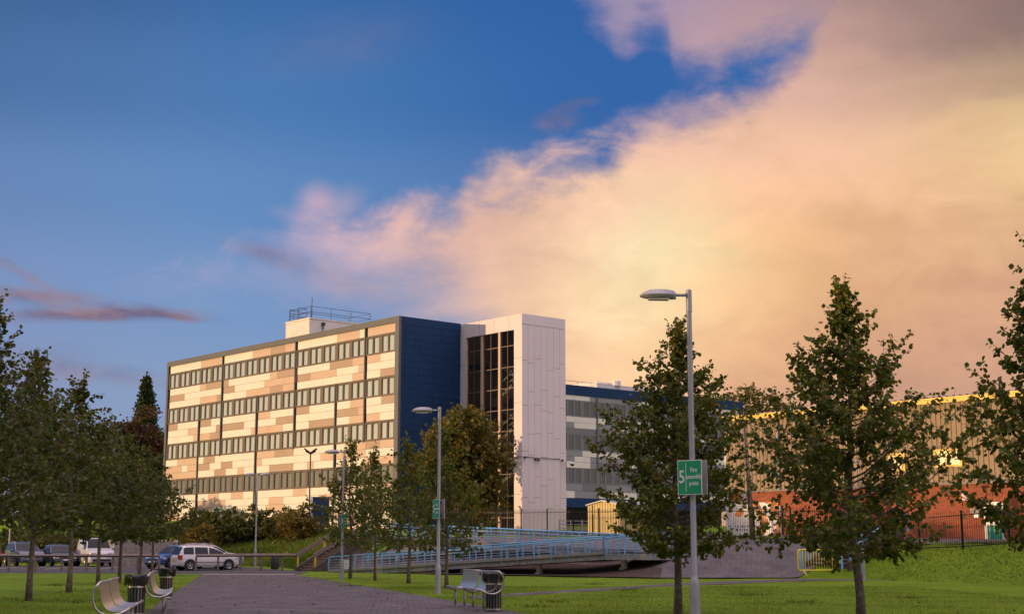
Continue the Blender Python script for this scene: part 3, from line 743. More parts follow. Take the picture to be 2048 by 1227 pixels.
# cable with lamps and a dome camera on the right hand side
b = MB(); zc = online(1060, 914, (Bx + TW * -U1[0], By + TW * -U1[1]), U2)[1]
b.tube([(TW + .05, .15, zc + .05), (TW + .05, 1.4, zc - .02), (TW + .05, 3.9, zc)], .025, 6)
for y, dz in ((.2, 0), (1.3, -.1), (1.6, -.15), (4.1, -.08)): b.lathe([(.03, .06), (.11, .02), (.12, -.06), (.05, -.10)], 8, c=(TW + .12, y, zc + dz))
b.tube([(6.2, -.05, zc + .02), (TW, -.05, zc + .05)], .02, 6); b.lathe([(.03, .06), (.1, .02), (.1, -.06), (.04, -.1)], 8, c=(6.95, -.12, zc - .03))
b.build('cable', M['dark_metal'], tower)
cam_ = thing('security_camera', 'white dome security camera on a bracket at the edge of the white tower', 'camera', (Bx + (TW + .02) * -U1[0] + 4.45 * U2[0], By + (TW + .02) * -U1[1] + 4.45 * U2[1], zc - .35), ROT)
b = MB(); b.tube([(0, 0, .15), (.35, .1, .18), (.62, .16, .12)], .035, 8); b.build('bracket', M['white'], cam_)
b = MB(); b.lathe([(.02, .12), (.15, .1), (.2, .02), (.2, -.06)], 14, c=(.66, .17, 0)); b.build('housing', M['white'], cam_, True)
b = MB(); b.lathe([(.17, -.061), (.15, -.13), (.09, -.19), (.01, -.21)], 14, c=(.66, .17, 0)); b.build('dome', M['black'], cam_, True)

# ------------------------------------------------------------------ rear wing
WP = at(1132, 768, 143); WL = online(1485, 811, WP, U2)[0]; WZ = WP[2]
wing = thing('office_wing', 'grey and white clad wing with a dark blue roof band behind the white tower', 'building', (WP[0], WP[1], 0), ROT)
b = MB(); b.box(-12, -.06, -6, WL, 6.3, WZ - .3); b.box(-12, -3.5, -6, WL, 1.2, 6.3); b.build('wall', M['core'], wing)
b = MB(); b.box(-12.1, .06, -6, WL + .05, WZ - 1.0, WZ); b.box(-.3, .05, WL - .65, WL + .05, 6.9, WZ - 1.001); b.box(-.5, .06, -6, WL, 5.35, 6.25)
b.build('roof_band', M['blue_panel'], wing)
b = MB(); b.tube([(-.4, -6, WZ + .45), (-.4, 14, WZ + .45)], .03, 5)
for y in range(0, 15, 2): b.tube([(-.4, y, WZ), (-.4, y, WZ + .45)], .025, 5)
b.build('guard_rail', M['galv'], wing)
b = MB(); b.box(-7, -1.2, 5.5, 15, WZ, WZ + .55); b.box(-6, -2.2, 6.5, 9, WZ + .55, WZ + .95); b.lathe([(.5, 0), (.5, .5), (.3, .6)], 12, c=(-1.4, 8.5, WZ + .55)); b.build('roof_plant', M['render_white'], wing)
def wz(y): return online(1134, y, WP, U2)[1]
wr = [(wz(798), wz(831)), (wz(866), wz(899)), (wz(934), wz(966))]
rr = random.Random(5); b = MB(); NB = int(WL / 2.15)
WM = [M['panel_white'], M['panel_grey'], M['panel_dark']]
def wcourse(z0, z1):
    y = -5.5
    while y < WL - .7:
        l = rr.choice([1.1, 2.2, 3.3, 3.3]); b.box(-.058, 0, y + .012, min(y + l, WL - .68) - .012, z1 + .012, z0 - .012, rr.choice([0, 0, 1, 1, 2])); y += l
zz = [WZ - 1.01] + [v for r in wr for v in r]
wcourse(zz[0], zz[1]); b.build('cladding', WM, wing)
for i in (2, 4):
    b = MB()
    t0, t1 = zz[i], zz[i + 1]
    for j in range(3): wcourse(t0 + (t1 - t0) * j / 3, t0 + (t1 - t0) * (j + 1) / 3)
    b.build('cladding', WM, wing)
b = MB()
for j in range(2): wcourse(zz[6] + (6.27 - zz[6]) * j / 2, zz[6] + (6.27 - zz[6]) * (j + 1) / 2)
b.build('cladding', WM, wing)
wh = wr[0][0] - wr[0][1]
f2 = MB(); f2.box(-.1, -.01, 0, 2.13, wh - .12, wh); f2.box(-.1, -.01, 0, 2.13, 0, .12)
for y0, y1 in ((0, .25), (.94, 1.16), (1.88, 2.13)): f2.box(-.1, -.012, y0, y1, .12, wh - .12)
f2m = f2.mesh('window', M['panel_dark'])
p2 = MB()
for y0 in (.25, 1.16): p2.add([(-.05, y0, .12), (-.05, y0 + .71, .12), (-.05, y0 + .71, wh - .12), (-.05, y0, wh - .12)], [(0, 1, 2, 3)])
p2m = p2.mesh('pane', M['pane_dark'])
for zh, zs in wr:
    for k in range(NB):
        if 2.15 * k + 2.2 > WL - .7: break
        q = link('window', f2m, wing); q.location = (0, 2.15 * k + .05, zs); link('pane', p2m, q)
for k, (z0, z1) in ((1.99, (zz[5], WZ - 1.0)), (9, (6.3, zz[3]))):
    q = MB(); q.box(-.05, .07, 2.15 * k - .1, 2.15 * k + .1, z0, z1); q.build('pilaster', M['frame_grey'], wing)
for y in (4.5, 12, 19, 26):
    q = MB(); q.lathe([(.3, 1.2), (.3, 6.29)], 14, c=(-.6, y, 0)); q.build('column', M['concrete'], wing)
b = MB(); b.box(.01, .35, 4.2, 4.5, 6.62, 6.74); b.lathe([(.05, .1), (.16, .05), (.16, -.05), (.05, -.16)], 10, c=(.45, 4.35, 6.62)); b.build('floodlight', M['dark_metal'], wing)

# ------------------------------------------------------------------ sports hall
HX, HY = 12.9, 87.6; HZ = 1.2
hall = thing('sports_hall', 'large sports hall with tan corrugated cladding over a red brick base and yellow eaves', 'building', (HX, HY, 0), ROT)
H0 = (HX, HY)
def hx(px, py):
    L, z = online(px, py, H0, (-U1[0], -U1[1])); return L, z
EZ = hx(1448, 833)[1]; JZ = hx(1448, 983)[1]; HL = 46.0
b = MB(); b.box(.12, HL, .1, 24, HZ, JZ); wb = b.build('wall', M['brick'], hall)
b = MB()                                                  # real corrugation
pr = []; x = .1
while x < HL: pr += [(x, .0), (x + .15, .0), (x + .19, .042), (x + .26, .042)]; x += .30
P = [[(px, py, JZ + .02) for px, py in pr], [(px, py, EZ - .30) for px, py in pr]]
b.grid(P); b.box(.14, HL, .06, 24, JZ + .01, EZ - .05); b.build('cladding', M['clad_tan'], hall)
b = MB(); b.box(-.02, .099, -.02, .3, JZ, EZ - .31); b.build('corner_trim', M['render_white'], hall)
b = MB()
for i in range(8): b.box(-.05 + i * 6, -.05 + i * 6 + 5.985, -.16, .12, EZ - .30, EZ)
b.build('eaves', M['yellow'], hall)
b = MB(); pr = []; x = 0
while x < HL: pr += [(x, 0), (x + .2, 0), (x + .24, .05), (x + .36, .05)]; x += .4
b.grid([[(px, -.14, EZ + .01 + z) for px, z in pr], [(px, 24, EZ + 1.6 + z) for px, z in pr]]); b.build('roof', M['galv'], hall)
b = MB(); b.box(.11, HL, .02, .12, JZ - .07, JZ + .015); b.build('flashing', M['concrete'], hall)
for (xa, xb, ya, yb) in ((1772, 1812, 906, 942), (1868, 1926, 897, 933)):
    x0 = hx(xa, ya)[0]; x1 = hx(xb, yb)[0]; z1 = hx((xa + xb) / 2, ya)[1]; z0 = hx((xa + xb) / 2, yb)[1]
    q = MB()
    for r_ in ((x0, x1, z0, z0 + .12), (x0, x1, z1 - .12, z1), (x0, x0 + .12, z0 + .12, z1 - .12), (x1 - .12, x1, z0 + .12, z1 - .12)): q.box(r_[0], r_[1], -.08, .06, r_[2], r_[3])
    wi = q.build('window', M['yellow'], hall)
    q = MB(); q.box(x0 + .12, x1 - .12, -.03, .05, z0 + .12, z1 - .12); q.build('pane', M['window_mirror'], wi)
# fire door
d0 = hx(1969, 1045)[0]; d1 = hx(2008, 1045)[0]; dz1 = hx(1985, 1003)[1]; dz0 = hx(1985, 1087)[1]
q = MB(); m_ = (dz0 + dz1) / 2
for r_ in ((d0, d0 + .13, dz0, dz1), (d1 - .13, d1, dz0, dz1), (d0 + .13, d1 - .13, dz1 - .16, dz1), (d0 + .13, d1 - .13, m_ - .1, m_ + .12), (d0 + .13, d1 - .13, dz0, dz0 + .14)): q.box(r_[0], r_[1], .0, .12, r_[2], r_[3])
door = q.build('door', M['white'], hall)
q = MB(); q.box(d0 + .13, d1 - .13, .05, .11, dz0 + .14, m_ - .1); q.build('door_panel', M['sign_green_flat'], door)
q = MB(); q.box(d0 + .13, d1 - .13, .06, .11, m_ + .12, dz1 - .16); q.build('glass', M['pane_dark'], door)
q = MB(); x_, z_ = hx(1931, 992); q.box(x_ - .16, x_ + .16, -.06, .1, z_ - .2, z_ + .17); q.box(x_ - .17, x_ + .17, -.14, .1, z_ + .02, z_ + .07); q.build('wall_light', M['render_white'], hall)
q = MB(); x_, z_ = hx(1556, 870); q.tube([(x_, -.06, JZ), (x_, -.06, z_ + 1.0)], .07, 8); q.build('downpipe', M['galv'], hall)
q = MB(); x_, _ = hx(1562, 1050); q.tube([(x_, -.02, HZ), (x_, -.02, HZ + 2.6)], .07, 8); q.build('downpipe', M['galv'], hall)
def on_hall(name, label, cat, px, py):
    L, z = hx(px, py); return thing(name, label, cat, (HX - U1[0] * L, HY - U1[1] * L, z), ROT)
def FM(x, y, z): return Matrix.Translation((x, y, z)) @ Matrix.Rotation(R(90), 4, 'X')
sg = on_hall('sign', 'small dark blue nameplate on the red brick beside the white door', 'sign', 1952, 1020)
q = MB(); q.box(-.32, .32, -.01, .09, -.13, .1); q.build('board', M['blue_dark'], sg)
q = MB(); q.box(-.14, .14, -.014, .09, -.36, -.15); q.build('notice', M['white'], sg)
# chevron banner: white arrow over an orange and brown picture
x0, zb = hx(1454, 1082.5); x1, _ = hx(1559, 1083); zt = hx(1454, 1006)[1]
ban = thing('banner', 'large wall banner with a white chevron arrow on an orange and brown picture', 'banner', (HX - U1[0] * x0, HY - U1[1] * x0, zb), ROT)
bw = x1 - x0; bh = zt - zb
q = MB(); q.box(0, bw, -.03, .09, 0, bh); q.build('backing', M['banner_pic'], ban)
q = MB(); f_ = lambda x, y, z: (x * bw, z, y * bh)
q.prism([(0, 0), (.50, 0), (.66, .47), (.50, 1), (0, 1)], -.036, -.031, 0, f_)
q.prism([(.67, 0), (.84, 0), (.985, .47), (.80, 1), (.64, 1), (.83, .47)], -.036, -.031, 0, f_)
q.build('arrow', M['banner_white'], ban)
q = MB(); q.prism([(.16, .66), (.28, .64), (.36, .76), (.32, .84), (.22, .82)], -.040, -.037, 0, f_); q.build('patch', M['banner_orange'], ban)
q = MB(); rr = random.Random(4)
for row, z in ((0, .375), (1, .285)):
    x = .17 + .02 * row
    while x < .60 - .03 * row:
        l = rr.uniform(.012, .022); q.prism([(x, z), (x + l, z), (x + l, z + rr.choice([.045, .045, .07])), (x, z + .045)], -.041, -.037, 0, f_); x += l + rr.choice([.008, .008, .03])
q.build('lettering', M['banner_text'], ban)
# ------------------------------------------------------------------ lamps
def lamp(label, x, y, H=5.35, heads=1, yaw=math.pi, group='street lamps along the path', base_h=.78, mat='lamp_grey', cat='street lamp'):
    t = thing('street_lamp', label, cat, (x, y, hz(x, y)), 0, group)
    q = MB(); q.lathe([(.085, -.1), (.082, base_h - .06), (.082, base_h), (.06, base_h + .06), (.05, base_h + .1), (.047, H * .6), (.042, H - .35)], 14)
    q.lathe([(.05, H - .35), (.05, H + .02), (.03, H + .04)], 14); q.box(.074, .088, -.035, .035, .12, .55); q.build('column', M[mat], t, autos=40)
    for k in range(heads):
        a = yaw + k * math.pi
        hd = link('lamp_head', None, t); hd.rotation_euler = (0, 0, a); hd.location = (0, 0, H - .06)
        q = MB(); q.tube([(.03, 0, 0), (.36, 0, .0)], .026, 8); q.build('arm', M[mat], hd, True)
        q = MB(); P = []
        st = [(.22, .035, .04, .03), (.26, .085, .075, .06), (.38, .125, .095, .10), (.52, .14, .10, .10), (.66, .125, .085, .075), (.77, .085, .04, .04), (.825, .02, -.02, -.005)]
        for sx, hw, zt, zz in st:
            zb = -.075 + (.03 if sx > .7 else 0) * (sx - .7) * 9
            P.append([(sx, hw * math.cos(u), (zt if math.sin(u) > 0 else -zb) * math.sin(u) + .0) for u in [2 * math.pi * j / 14 for j in range(15)]])
        q.grid(P); q.build('housing', M[mat], hd, True)
        q = MB(); q.prism([(.34, -.085), (.68, -.07), (.68, .07), (.34, .085)], -.088, -.070); q.build('lens', M['lens'], hd)
        q = MB()
        for i in range(9): q.box(.40 + i * .028, .415 + i * .028, -.148, -.12, -.035, -.02)
        q.build('vent', M['dark_metal'], hd)
    return t
lx = at(1388, 1100, 23.8)[0]; lamp1 = lamp('tall grey street lamp in front of a round leaved tree, nearest of the path lamps', lx, 23.8, H=at(1378, 583, 23.8)[2], yaw=math.pi + .05); LP1 = (lx, 23.8)
lx, ly, _ = gnd(876, 1187); LP2 = (lx, ly); lamp('grey street lamp just behind the metal bench on the right of the path', lx, ly, H=at(880, 816, ly)[2], yaw=math.pi + .05)
lx, ly, _ = gnd(683, 1160); LP3 = (lx, ly); lamp('slim grey street lamp on the lawn close to the wooden steps', lx, ly, H=at(686, 900, ly)[2], yaw=math.pi + .05)
lx, ly, _ = gnd(1727, 1160); lamp('grey street lamp rising behind the tree beside the brick steps', lx, ly, H=5.0, yaw=math.pi + .3)
lx, ly = -16.2, 92.2; lamp('pale street lamp with two heads at the foot of the grass bank', lx, ly, H=at(517, 946, ly)[2] - hz(lx, ly), heads=2, yaw=math.pi, group='car park lamps', base_h=1.1)
lx, ly = at(20, 1060, 105)[:2]; lamp('thin white street lamp standing behind the parked estate car', lx, ly, H=4.6, yaw=0, group='car park lamps')
# twin floodlight on the bank
lx, ly = at(619, 1000, 103.5)[:2]; fz = hz(lx, ly); FH = at(619, 905, ly)[2] - fz
fl = thing('floodlight_mast', 'slim dark mast with two tilted floodlights in front of the chequered block', 'floodlight', (lx, ly, fz))
q = MB(); q.lathe([(.07, -.1), (.06, 1.2), (.045, FH)], 10); q.build('column', M['wood_dark'], fl, True)
q = MB(); q.tube([(-.12, 0, FH), (.12, 0, FH)], .05, 8); q.lathe([(.1, FH - .1), (.09, FH + .08)], 10); q.build('bracket', M['dark_metal'], fl)
for s_ in (-1, 1):
    q = MB(); q.obox((s_ * .10, 0, FH + .06), (s_ * .44, 0, FH + .30), .40, .10); q.obox((s_ * .12, 0, FH + .0), (s_ * .36, 0, FH + .14), .28, .10)
    q.build('floodlight_head', M['dark_metal'], fl, bevel=.015)
# ------------------------------------------------------------------ fire assembly signs
def assembly(x, y, zc, yaw, lab1, lab2, hgt=.565, wid=.46):
    for k, lab in enumerate((lab1, lab2)):
        a = yaw + k * math.pi; off = .075
        t = thing('assembly_sign', lab, 'sign', (x, y, zc), a, 'fire assembly point signs on the lamps')
        q = MB(); q.box(-wid / 2, wid / 2, -off - .01, -off, -hgt / 2, hgt / 2); q.build('backing', M['sign_back'], t)
        q = MB(); q.box(-wid / 2, wid / 2, -off - .014, -off - .0105, -hgt / 2, hgt / 2); q.build('border', M['white'], t)
        q = MB(); q.box(-wid / 2 + .014, wid / 2 - .014, -off - .018, -off - .0145, -hgt / 2 + .014, hgt / 2 - .014); q.build('face', M['sign_green'], t)
        q = MB(); q.box(-wid * .155, -wid * .137, -off - .021, -off - .0185, -hgt * .42, hgt * .42); q.build('divider', M['white'], t)
        def tx(s, size, px, pz, sx=1.0):
            o = text(s, size, M['white'], t, Matrix.Translation((px, -off - .020, pz)) @ Matrix.Rotation(R(90), 4, 'X') @ Matrix.Diagonal((sx, 1, 1, 1)), off=.0012 if size < .2 else .003)
        tx('5', .30, -wid * .32, 0, .8)
        for i, s in enumerate(('Fire', 'assembly', 'point')): tx(s, .104, wid * .175, .115 - i * .108, .80)
        q = MB()
        for z in (-.2, .2): q.box(-.07, .07, -off, -.03, z - .015, z + .015); q.tube([(.062 * math.cos(u), .062 * math.sin(u), z) for u in [math.pi * j / 6 for j in range(7, 12)]], .008, 5)
        q.build('clamp', M['dark_metal'], t)
z = at(1380, 954, 23.8)[2]; assembly(*LP1, z, R(-38), 'green fire assembly sign with a 5 on the nearest lamp post', 'pale back of the sign mounted behind the nearest lamp post')
z = at(873, 1017, LP2[1])[2]; assembly(*LP2, z, R(-62), 'green sign facing the path on the lamp behind the right bench', 'grey back of the second sign on the lamp behind the right bench')
z = at(686, 1041, LP3[1])[2]; assembly(*LP3, z, R(62), 'narrow green sign on the slim lamp by the steps', 'sign on the far side of the slim lamp by the steps')
# ------------------------------------------------------------------ benches and bins
def bench(label, near, far, face):
    n = Vector(near); f = Vector(far); d = (f - n); L = d.length
    rz = math.atan2(d.y, d.x); c = (n + f) / 2
    t = thing('park_bench', label, 'bench', (c.x, c.y, hz(c.x, c.y) + .016), rz + math.pi if face < 0 else rz, 'curved metal benches beside the path')
    KY = .66
    prof = [(-.33, .815), (-.315, .72), (-.29, .62), (-.25, .53), (-.19, .465), (-.11, .43), (-.02, .418), (.10, .42), (.20, .43), (.28, .445)]
    prof = [(y * KY, z) for y, z in prof]
    for s_ in (-1, 1):
        x0, x1 = (.05, L / 2) if s_ > 0 else (-L / 2, -.05)
        q = MB(); ns = 11; w_ = (x1 - x0 - .06) / ns
        for i in range(ns):
            a = x0 + .03 + i * w_ + .006; b_ = a + w_ - .012
            q.grid([[(a, y, z), (b_, y, z)] for y, z in prof]); q.grid([[(b_, y + .004, z - .010), (a, y + .004, z - .010)] for y, z in prof])
            for aa in (a, b_): q.grid([[(aa, y, z), (aa, y + .004, z - .010)] for y, z in prof])
        st = q.build('seat', M['brushed'], t, True)
        q = MB()
        q.tube([(x0 + .02, *prof[0]), (x1 - .02, *prof[0])], .022, 8); q.tube([(x0 + .02, *prof[-1]), (x1 - .02, *prof[-1])], .02, 8); q.build('edge_tube', M['steel'], st, True)
        for xx in (x0 + .02, x1 - .02):
            q = MB(); arc = [(-.33, .815), (-.41, .75), (-.455, .66), (-.45, .56), (-.40, .47), (-.31, .405), (-.19, .37), (-.04, .362), (.12, .385), (.28, .445)]
            q.tube([(xx, y * KY, z) for y, z in arc], .019, 8); q.build('frame', M['steel'], t, True)
        for xx in (x0 + (x1 - x0) * .22, x0 + (x1 - x0) * .78):
            q = MB(); q.tube([(xx, .05, 0), (xx, .05, .39)], .025, 8); q.lathe([(.06, 0), (.06, .012), (.025, .014)], 10, c=(xx, .05, 0)); q.build('leg', M['steel'], t, True)
    return t
bench('curved metal bench at the left edge of the path, nearest to the viewer', (-5.60, 20.7), (-6.28, 24.2), -1)
bench('curved metal bench further along the left edge of the path', (-6.82, 28.5), (-7.62, 32.1), -1)
bench('curved metal bench on the right of the path with its back to the lawn', (-.46, 30.5), (-1.34, 33.9), 1)
def bin_(label, x, y, seed, k=1.0):
    t = thing('litter_bin', label, 'bin', (x, y, hz(x, y) + .016), seed * 1.1, 'slatted metal bins beside the benches')
    q = MB(); n = 17
    for i in range(n):
        a = 2 * math.pi * i / n; q.obox((.165 * math.cos(a), .165 * math.sin(a), .03), (.165 * math.cos(a), .165 * math.sin(a), .74), .028, .006, up=(math.cos(a), math.sin(a), 0))
    q.build('slats', M['steel_dark'], t)
    q = MB()
    for z in (.03, .55): 
        P = [[(r_ * math.cos(u), r_ * math.sin(u), z + dz) for u in [2 * math.pi * j / 24 for j in range(25)]] for r_, dz in ((.165, 0), (.18, 0), (.18, .03), (.165, .03))]
        q.grid(P)
    q.build('ring', M['brushed'], t, autos=40)
    q = MB(); q.lathe([(.15, .02), (.15, .7)], 16); q.build('liner', M['black'], t)
    rr = random.Random(seed); q = MB(); P = []
    for rad, z, am in ((.14, .70, 0), (.19, .80, .0), (.215, .80, .01), (.225, .76, .02), (.22, .70, .025), (.205, .63, .03)):
        ph = rr.random() * 6
        P.append([((rad + am * math.sin(5 * u + ph) + am * .5 * math.sin(9 * u + seed)) * math.cos(u), (rad + am * math.sin(5 * u + ph)) * math.sin(u), z - (am * 1.8 * math.sin(3 * u + seed) if z < .72 else 0)) for u in [2 * math.pi * j / 30 for j in range(31)]])
    q.grid(P); q.build('bin_bag', M['bag'], t, True)
bin_('slatted metal bin with black bag between the two left benches', gnd(271, 1233)[0], gnd(271, 1233)[1], 1)
bin_('slatted metal bin with black bag beyond the far left bench', gnd(331, 1198)[0], gnd(331, 1198)[1], 2)
bin_('slatted metal bin with black bag in front of the right bench', gnd(987, 1222.5)[0], gnd(987, 1222.5)[1], 3)
bx_, by_ = at(550, 1120, 91.2)[:2]
t = thing('litter_bin', 'plain dark round bin behind the wooden rail at the bank', 'bin', (bx_, by_, hz(bx_, by_)))
q = MB(); q.lathe([(.24, 0), (.26, .05), (.26, .78), (.22, .84)], 18); q.build('body', M['dark_metal'], t, True)
q = MB(); q.lathe([(.265, .79), (.265, .83), (.2, .86)], 18); q.build('lid', M['black'], t, True)
# ------------------------------------------------------------------ wooden rail fences
def rail_fence(label, pts, group='wooden rail fences at the car park'):
    x0, y0 = pts[0]; t = thing('rail_fence', label, 'fence', (x0, y0, 0), 0, group)
    q = MB()
    for (xa, ya), (xb, yb) in zip(pts, pts[1:]):
        q.obox((xa - x0, ya - y0, hz(xa, ya) + .93), (xb - x0, yb - y0, hz(xb, yb) + .93), .13, .13, up=(0, .7, .7))
    q.build('rail', M['wood'], t)
    for x, y in pts:
        z = hz(x, y); q = MB(); q.box(x - x0 - .055, x - x0 + .055, y - y0 - .055, y - y0 + .055, z - .2, z + .87); q.build('post', M['wood'], t)
fy = 84.2
rail_fence('long wooden post and rail fence in front of the parked cars', [((px - 1024) / 2918 * fy, fy) for px in (-90, -34, 20, 73, 126, 175, 227, 277, 320)])
rail_fence('shorter wooden post and rail fence across the end of the path', [at(px, 1100, y)[:2] for px, y in ((393, 84.5), (437, 85.4), (482, 86.4), (523, 87.4), (565, 88.4), (598, 89.2))])
# close boarded fence behind the van
x0, y0 = -28.2, 100.2; x1, y1 = -22.6, 98.6
t = thing('board_fence', 'weathered grey upright board fence behind the white van', 'fence', (x0, y0, hz(x0, y0)), math.atan2(y1 - y0, x1 - x0))
L = math.hypot(x1 - x0, y1 - y0); q = MB(); i = 0; x = 0; rr = random.Random(2)
while x < L: q.box(x, x + .135, rr.uniform(0, .02), .04, -.1, 1.75 + rr.uniform(-.03, .03)); x += .15
q.build('boards', M['wood_pale'], t)
for x in (0, 1.9, 3.8, L): q = MB(); q.box(x - .06, x + .06, .05, .17, -.2, 1.85); q.build('post', M['wood_dark'], t)
# ------------------------------------------------------------------ black hoop topped railings
HP = [(-4.6, 97.5), (-1.3, 94), (3.2, 88), (7.2, 81.5), (11.4, 75.2), (14.4, 70.6), (16.8, 68.0), (19.0, 63.6), (22.5, 56.8), (29, 47)]
t = thing('railing', 'black hoop topped metal railings along the top of the slope', 'railing', (HP[0][0], HP[0][1], 0))
ox, oy = HP[0]; bars = MB(); rails = MB()
cum = [0]
for a, b_ in zip(HP, HP[1:]): cum.append(cum[-1] + math.dist(a, b_))
def on_hp(s):
    for i in range(len(HP) - 1):
        if s <= cum[i + 1] + 1e-6:
            f = (s - cum[i]) / (cum[i + 1] - cum[i]); return (HP[i][0] + f * (HP[i + 1][0] - HP[i][0]), HP[i][1] + f * (HP[i + 1][1] - HP[i][1]))
    return HP[-1]
HH = 1.62; s = 0.0; k = 0
npan = int(cum[-1] / 2.6); pl = cum[-1] / npan
for p in range(npan):
    s0 = p * pl; a = on_hp(s0); c = on_hp(s0 + pl); za, zc_ = hz(*a), hz(*c)
    q = MB(); q.box(a[0] - ox - .035, a[0] - ox + .035, a[1] - oy - .035, a[1] - oy + .035, za - .2, za + HH + .04); q.build('post', M['black'], t)
    for h in (.12, HH - .18): rails.obox((a[0] - ox, a[1] - oy, za + h), (c[0] - ox, c[1] - oy, zc_ + h), .012, .04)
    n = 20
    for i in range(0, n, 2):
        pts = []
        f0, f1 = (i + .5) / n, (i + 1.5) / n
        g = lambda f, h: (a[0] + (c[0] - a[0]) * f - ox, a[1] + (c[1] - a[1]) * f - oy, za + (zc_ - za) * f + h)
        pts = [g(f0, .05), g(f0, HH - .07)] + [g((f0 + f1) / 2 - (f1 - f0) / 2 * math.cos(u), HH - .07 + .07 * math.sin(u)) for u in (math.pi / 4, math.pi / 2, 3 * math.pi / 4)] + [g(f1, HH - .07), g(f1, .05)]
        bars.tube(pts, .0095, 4, cap=False)
bars.build('bars', M['black'], t); rails.build('rail', M['black'], t)
# ------------------------------------------------------------------ utility pole
ux, uy = at(1506, 1082, 77)[:2]
t = thing('utility_pole', 'leaning timber pole with a grey cabinet standing in front of the banner', 'pole', (ux, uy, hz(ux, uy)))
tp = at(1487, 842, 77); q = MB()
q.tube([(0, 0, -.2), (-.12, 0, 2.5), (tp[0] - ux, 0, tp[2] - hz(ux, uy))], [.15, .135, .11], 12); q.build('pole', M['wood'], t, True)
q = MB(); za = at(1497, 1016, 77)[2] - hz(ux, uy); q.box(-.55, -.30, -.16, .12, za, za + .62); q.box(-.55, -.30, -.18, .14, za + .64, za + .95); q.build('cabinet', M['galv'], t, bevel=.02)
q = MB(); q.tube([(-.22, -.14, 1.9), (-.30, -.14, 5.6), (-.38, -.12, 6.6)], .02, 6); q.build('cable', M['black'], t)
# ------------------------------------------------------------------ yellow shed
kx, ky = at(1176, 1080, 93)[:2]
t = thing('shed', 'pale yellow corrugated shed with a shallow gable beside the white tower', 'shed', (kx, ky, hz(kx, ky)), ROT)
q = MB(); sw = 2.8; x = 0
pr = []
while x < sw - .05: pr += [(x, 0), (x + .12, 0), (x + .15, .035), (x + .21, .035)]; x += .24
def top_(x): return 1.86 + .24 * (1 - abs(x - sw / 2) / (sw / 2))
q.grid([[(a, b_, 0) for a, b_ in pr], [(a, b_, top_(a)) for a, b_ in pr]])
q.prism([(.02, 0), (sw, 0), (sw, 1.85), (sw / 2, 2.09), (.02, 1.85)], .05, 3.2, 0, lambda x, y, z: (x, z, y)); q.build('wall', M['shed_yellow'], t)
q = MB()
for a, b_ in (((-.05, 1.87), (sw / 2, 2.13)), ((sw / 2, 2.13), (sw + .05, 1.87))): q.obox((a[0], 1.55, a[1]), (b_[0], 1.55, b_[1]), 3.4, .06)
q.build('roof', M['galv'], t)
q = MB(); q.box(.42, .49, -.03, 0, 0, 1.86); q.build('downpipe', M['dark_metal'], t)
# blue totem beside the hedge
kx, ky = at(621, 1000, 104.5)[:2]; kz = hz(kx, ky); th_ = at(621, 992, ky)[2] - kz
t = thing('totem_sign', 'tall dark blue totem sign with a white edge beside the golden bush', 'sign', (kx, ky, kz), R(8))
q = MB(); q.box(0, .16, -.1, .2, 0, th_); q.build('edge_panel', M['white'], t)
q = MB(); q.box(.161, 1.35, -.08, .18, .35, th_ - .02); q.build('board', M['blue_dark'], t)
# ------------------------------------------------------------------ wooden steps on the left
def steps(name, label, p, wid, run, rise, n, side, tread, nose, group=None):
    t = thing(name, label, 'steps', (p[0], p[1], hz(*p) - .02), ROT, group)
    q = MB()
    for i in range(n):
        q.box(0, wid, run * i / n, run + .3, rise * i / n - (.3 if i == 0 else 0), rise * (i + 1) / n)
    q.build('treads', M[tread], t)
    q = MB()
    for i in range(n): q.box(.01, wid - .01, run * i / n - .03, run * i / n + .05, rise * (i + 1) / n - .035, rise * (i + 1) / n + .008)
    q.build('nosing', M[nose], t)
    for x in (-.12, wid):
        q = MB(); q.prism([(-.25, -.25), (run + .3, rise - .1), (run + .3, rise + .3), (run - .05, rise + .28), (-.25, .22)], x, x + .12, 0, lambda y, z, x_: (x_, y, z)); q.build('stringer', M[side], t)
    return t
sp = at(599, 1143, 87.2)[:2]
st1 = steps('wooden_steps', 'timber steps with dark stringers and yellow handrail posts climbing the bank', sp, 1.75, 3.7, 2.05, 13, 'wood_dark', 'wood', 'wood_lit')
for x in (-.06, 1.81):
    q = MB(); q.obox((x, -.2, .95), (x, 3.9, 2.98), .06, .22); q.build('handrail', M['wood'], st1)
    for y in (-.1, 1.75, 3.6):
        q = MB(); q.box(x - .04, x + .04, y - .04, y + .04, .2 + y * .55, .92 + y * .495); q.build('post', M['yellow'], st1)
sp2 = at(1624, 1156, 66.9)[:2]
st2 = steps('brick_steps', 'dark brick steps with blue handrails cutting through the paved slope', sp2, 2.15, 3.9, 1.62, 10, 'brick_dark', 'brick_dark', 'concrete')
for x in (-.05, 2.2):
    q = MB(); P = [(x, -.75, .72), (x, -.1, .76), (x, 3.7, 2.35), (x, 4.6, 2.4)]; q.tube(P, .035, 8); q.build('handrail', M['rail_blue'], st2, True)
    for y, z0, z1 in ((-.7, -.1, .72), (-.08, 0, .75), (1.2, .6, 1.28), (2.4, 1.0, 1.78), (3.7, 1.5, 2.33), (4.5, 1.6, 2.38)):
        q = MB(); q.box(x - .035, x + .035, y - .035, y + .035, z0, z1); q.build('post', M['rail_blue'], st2)
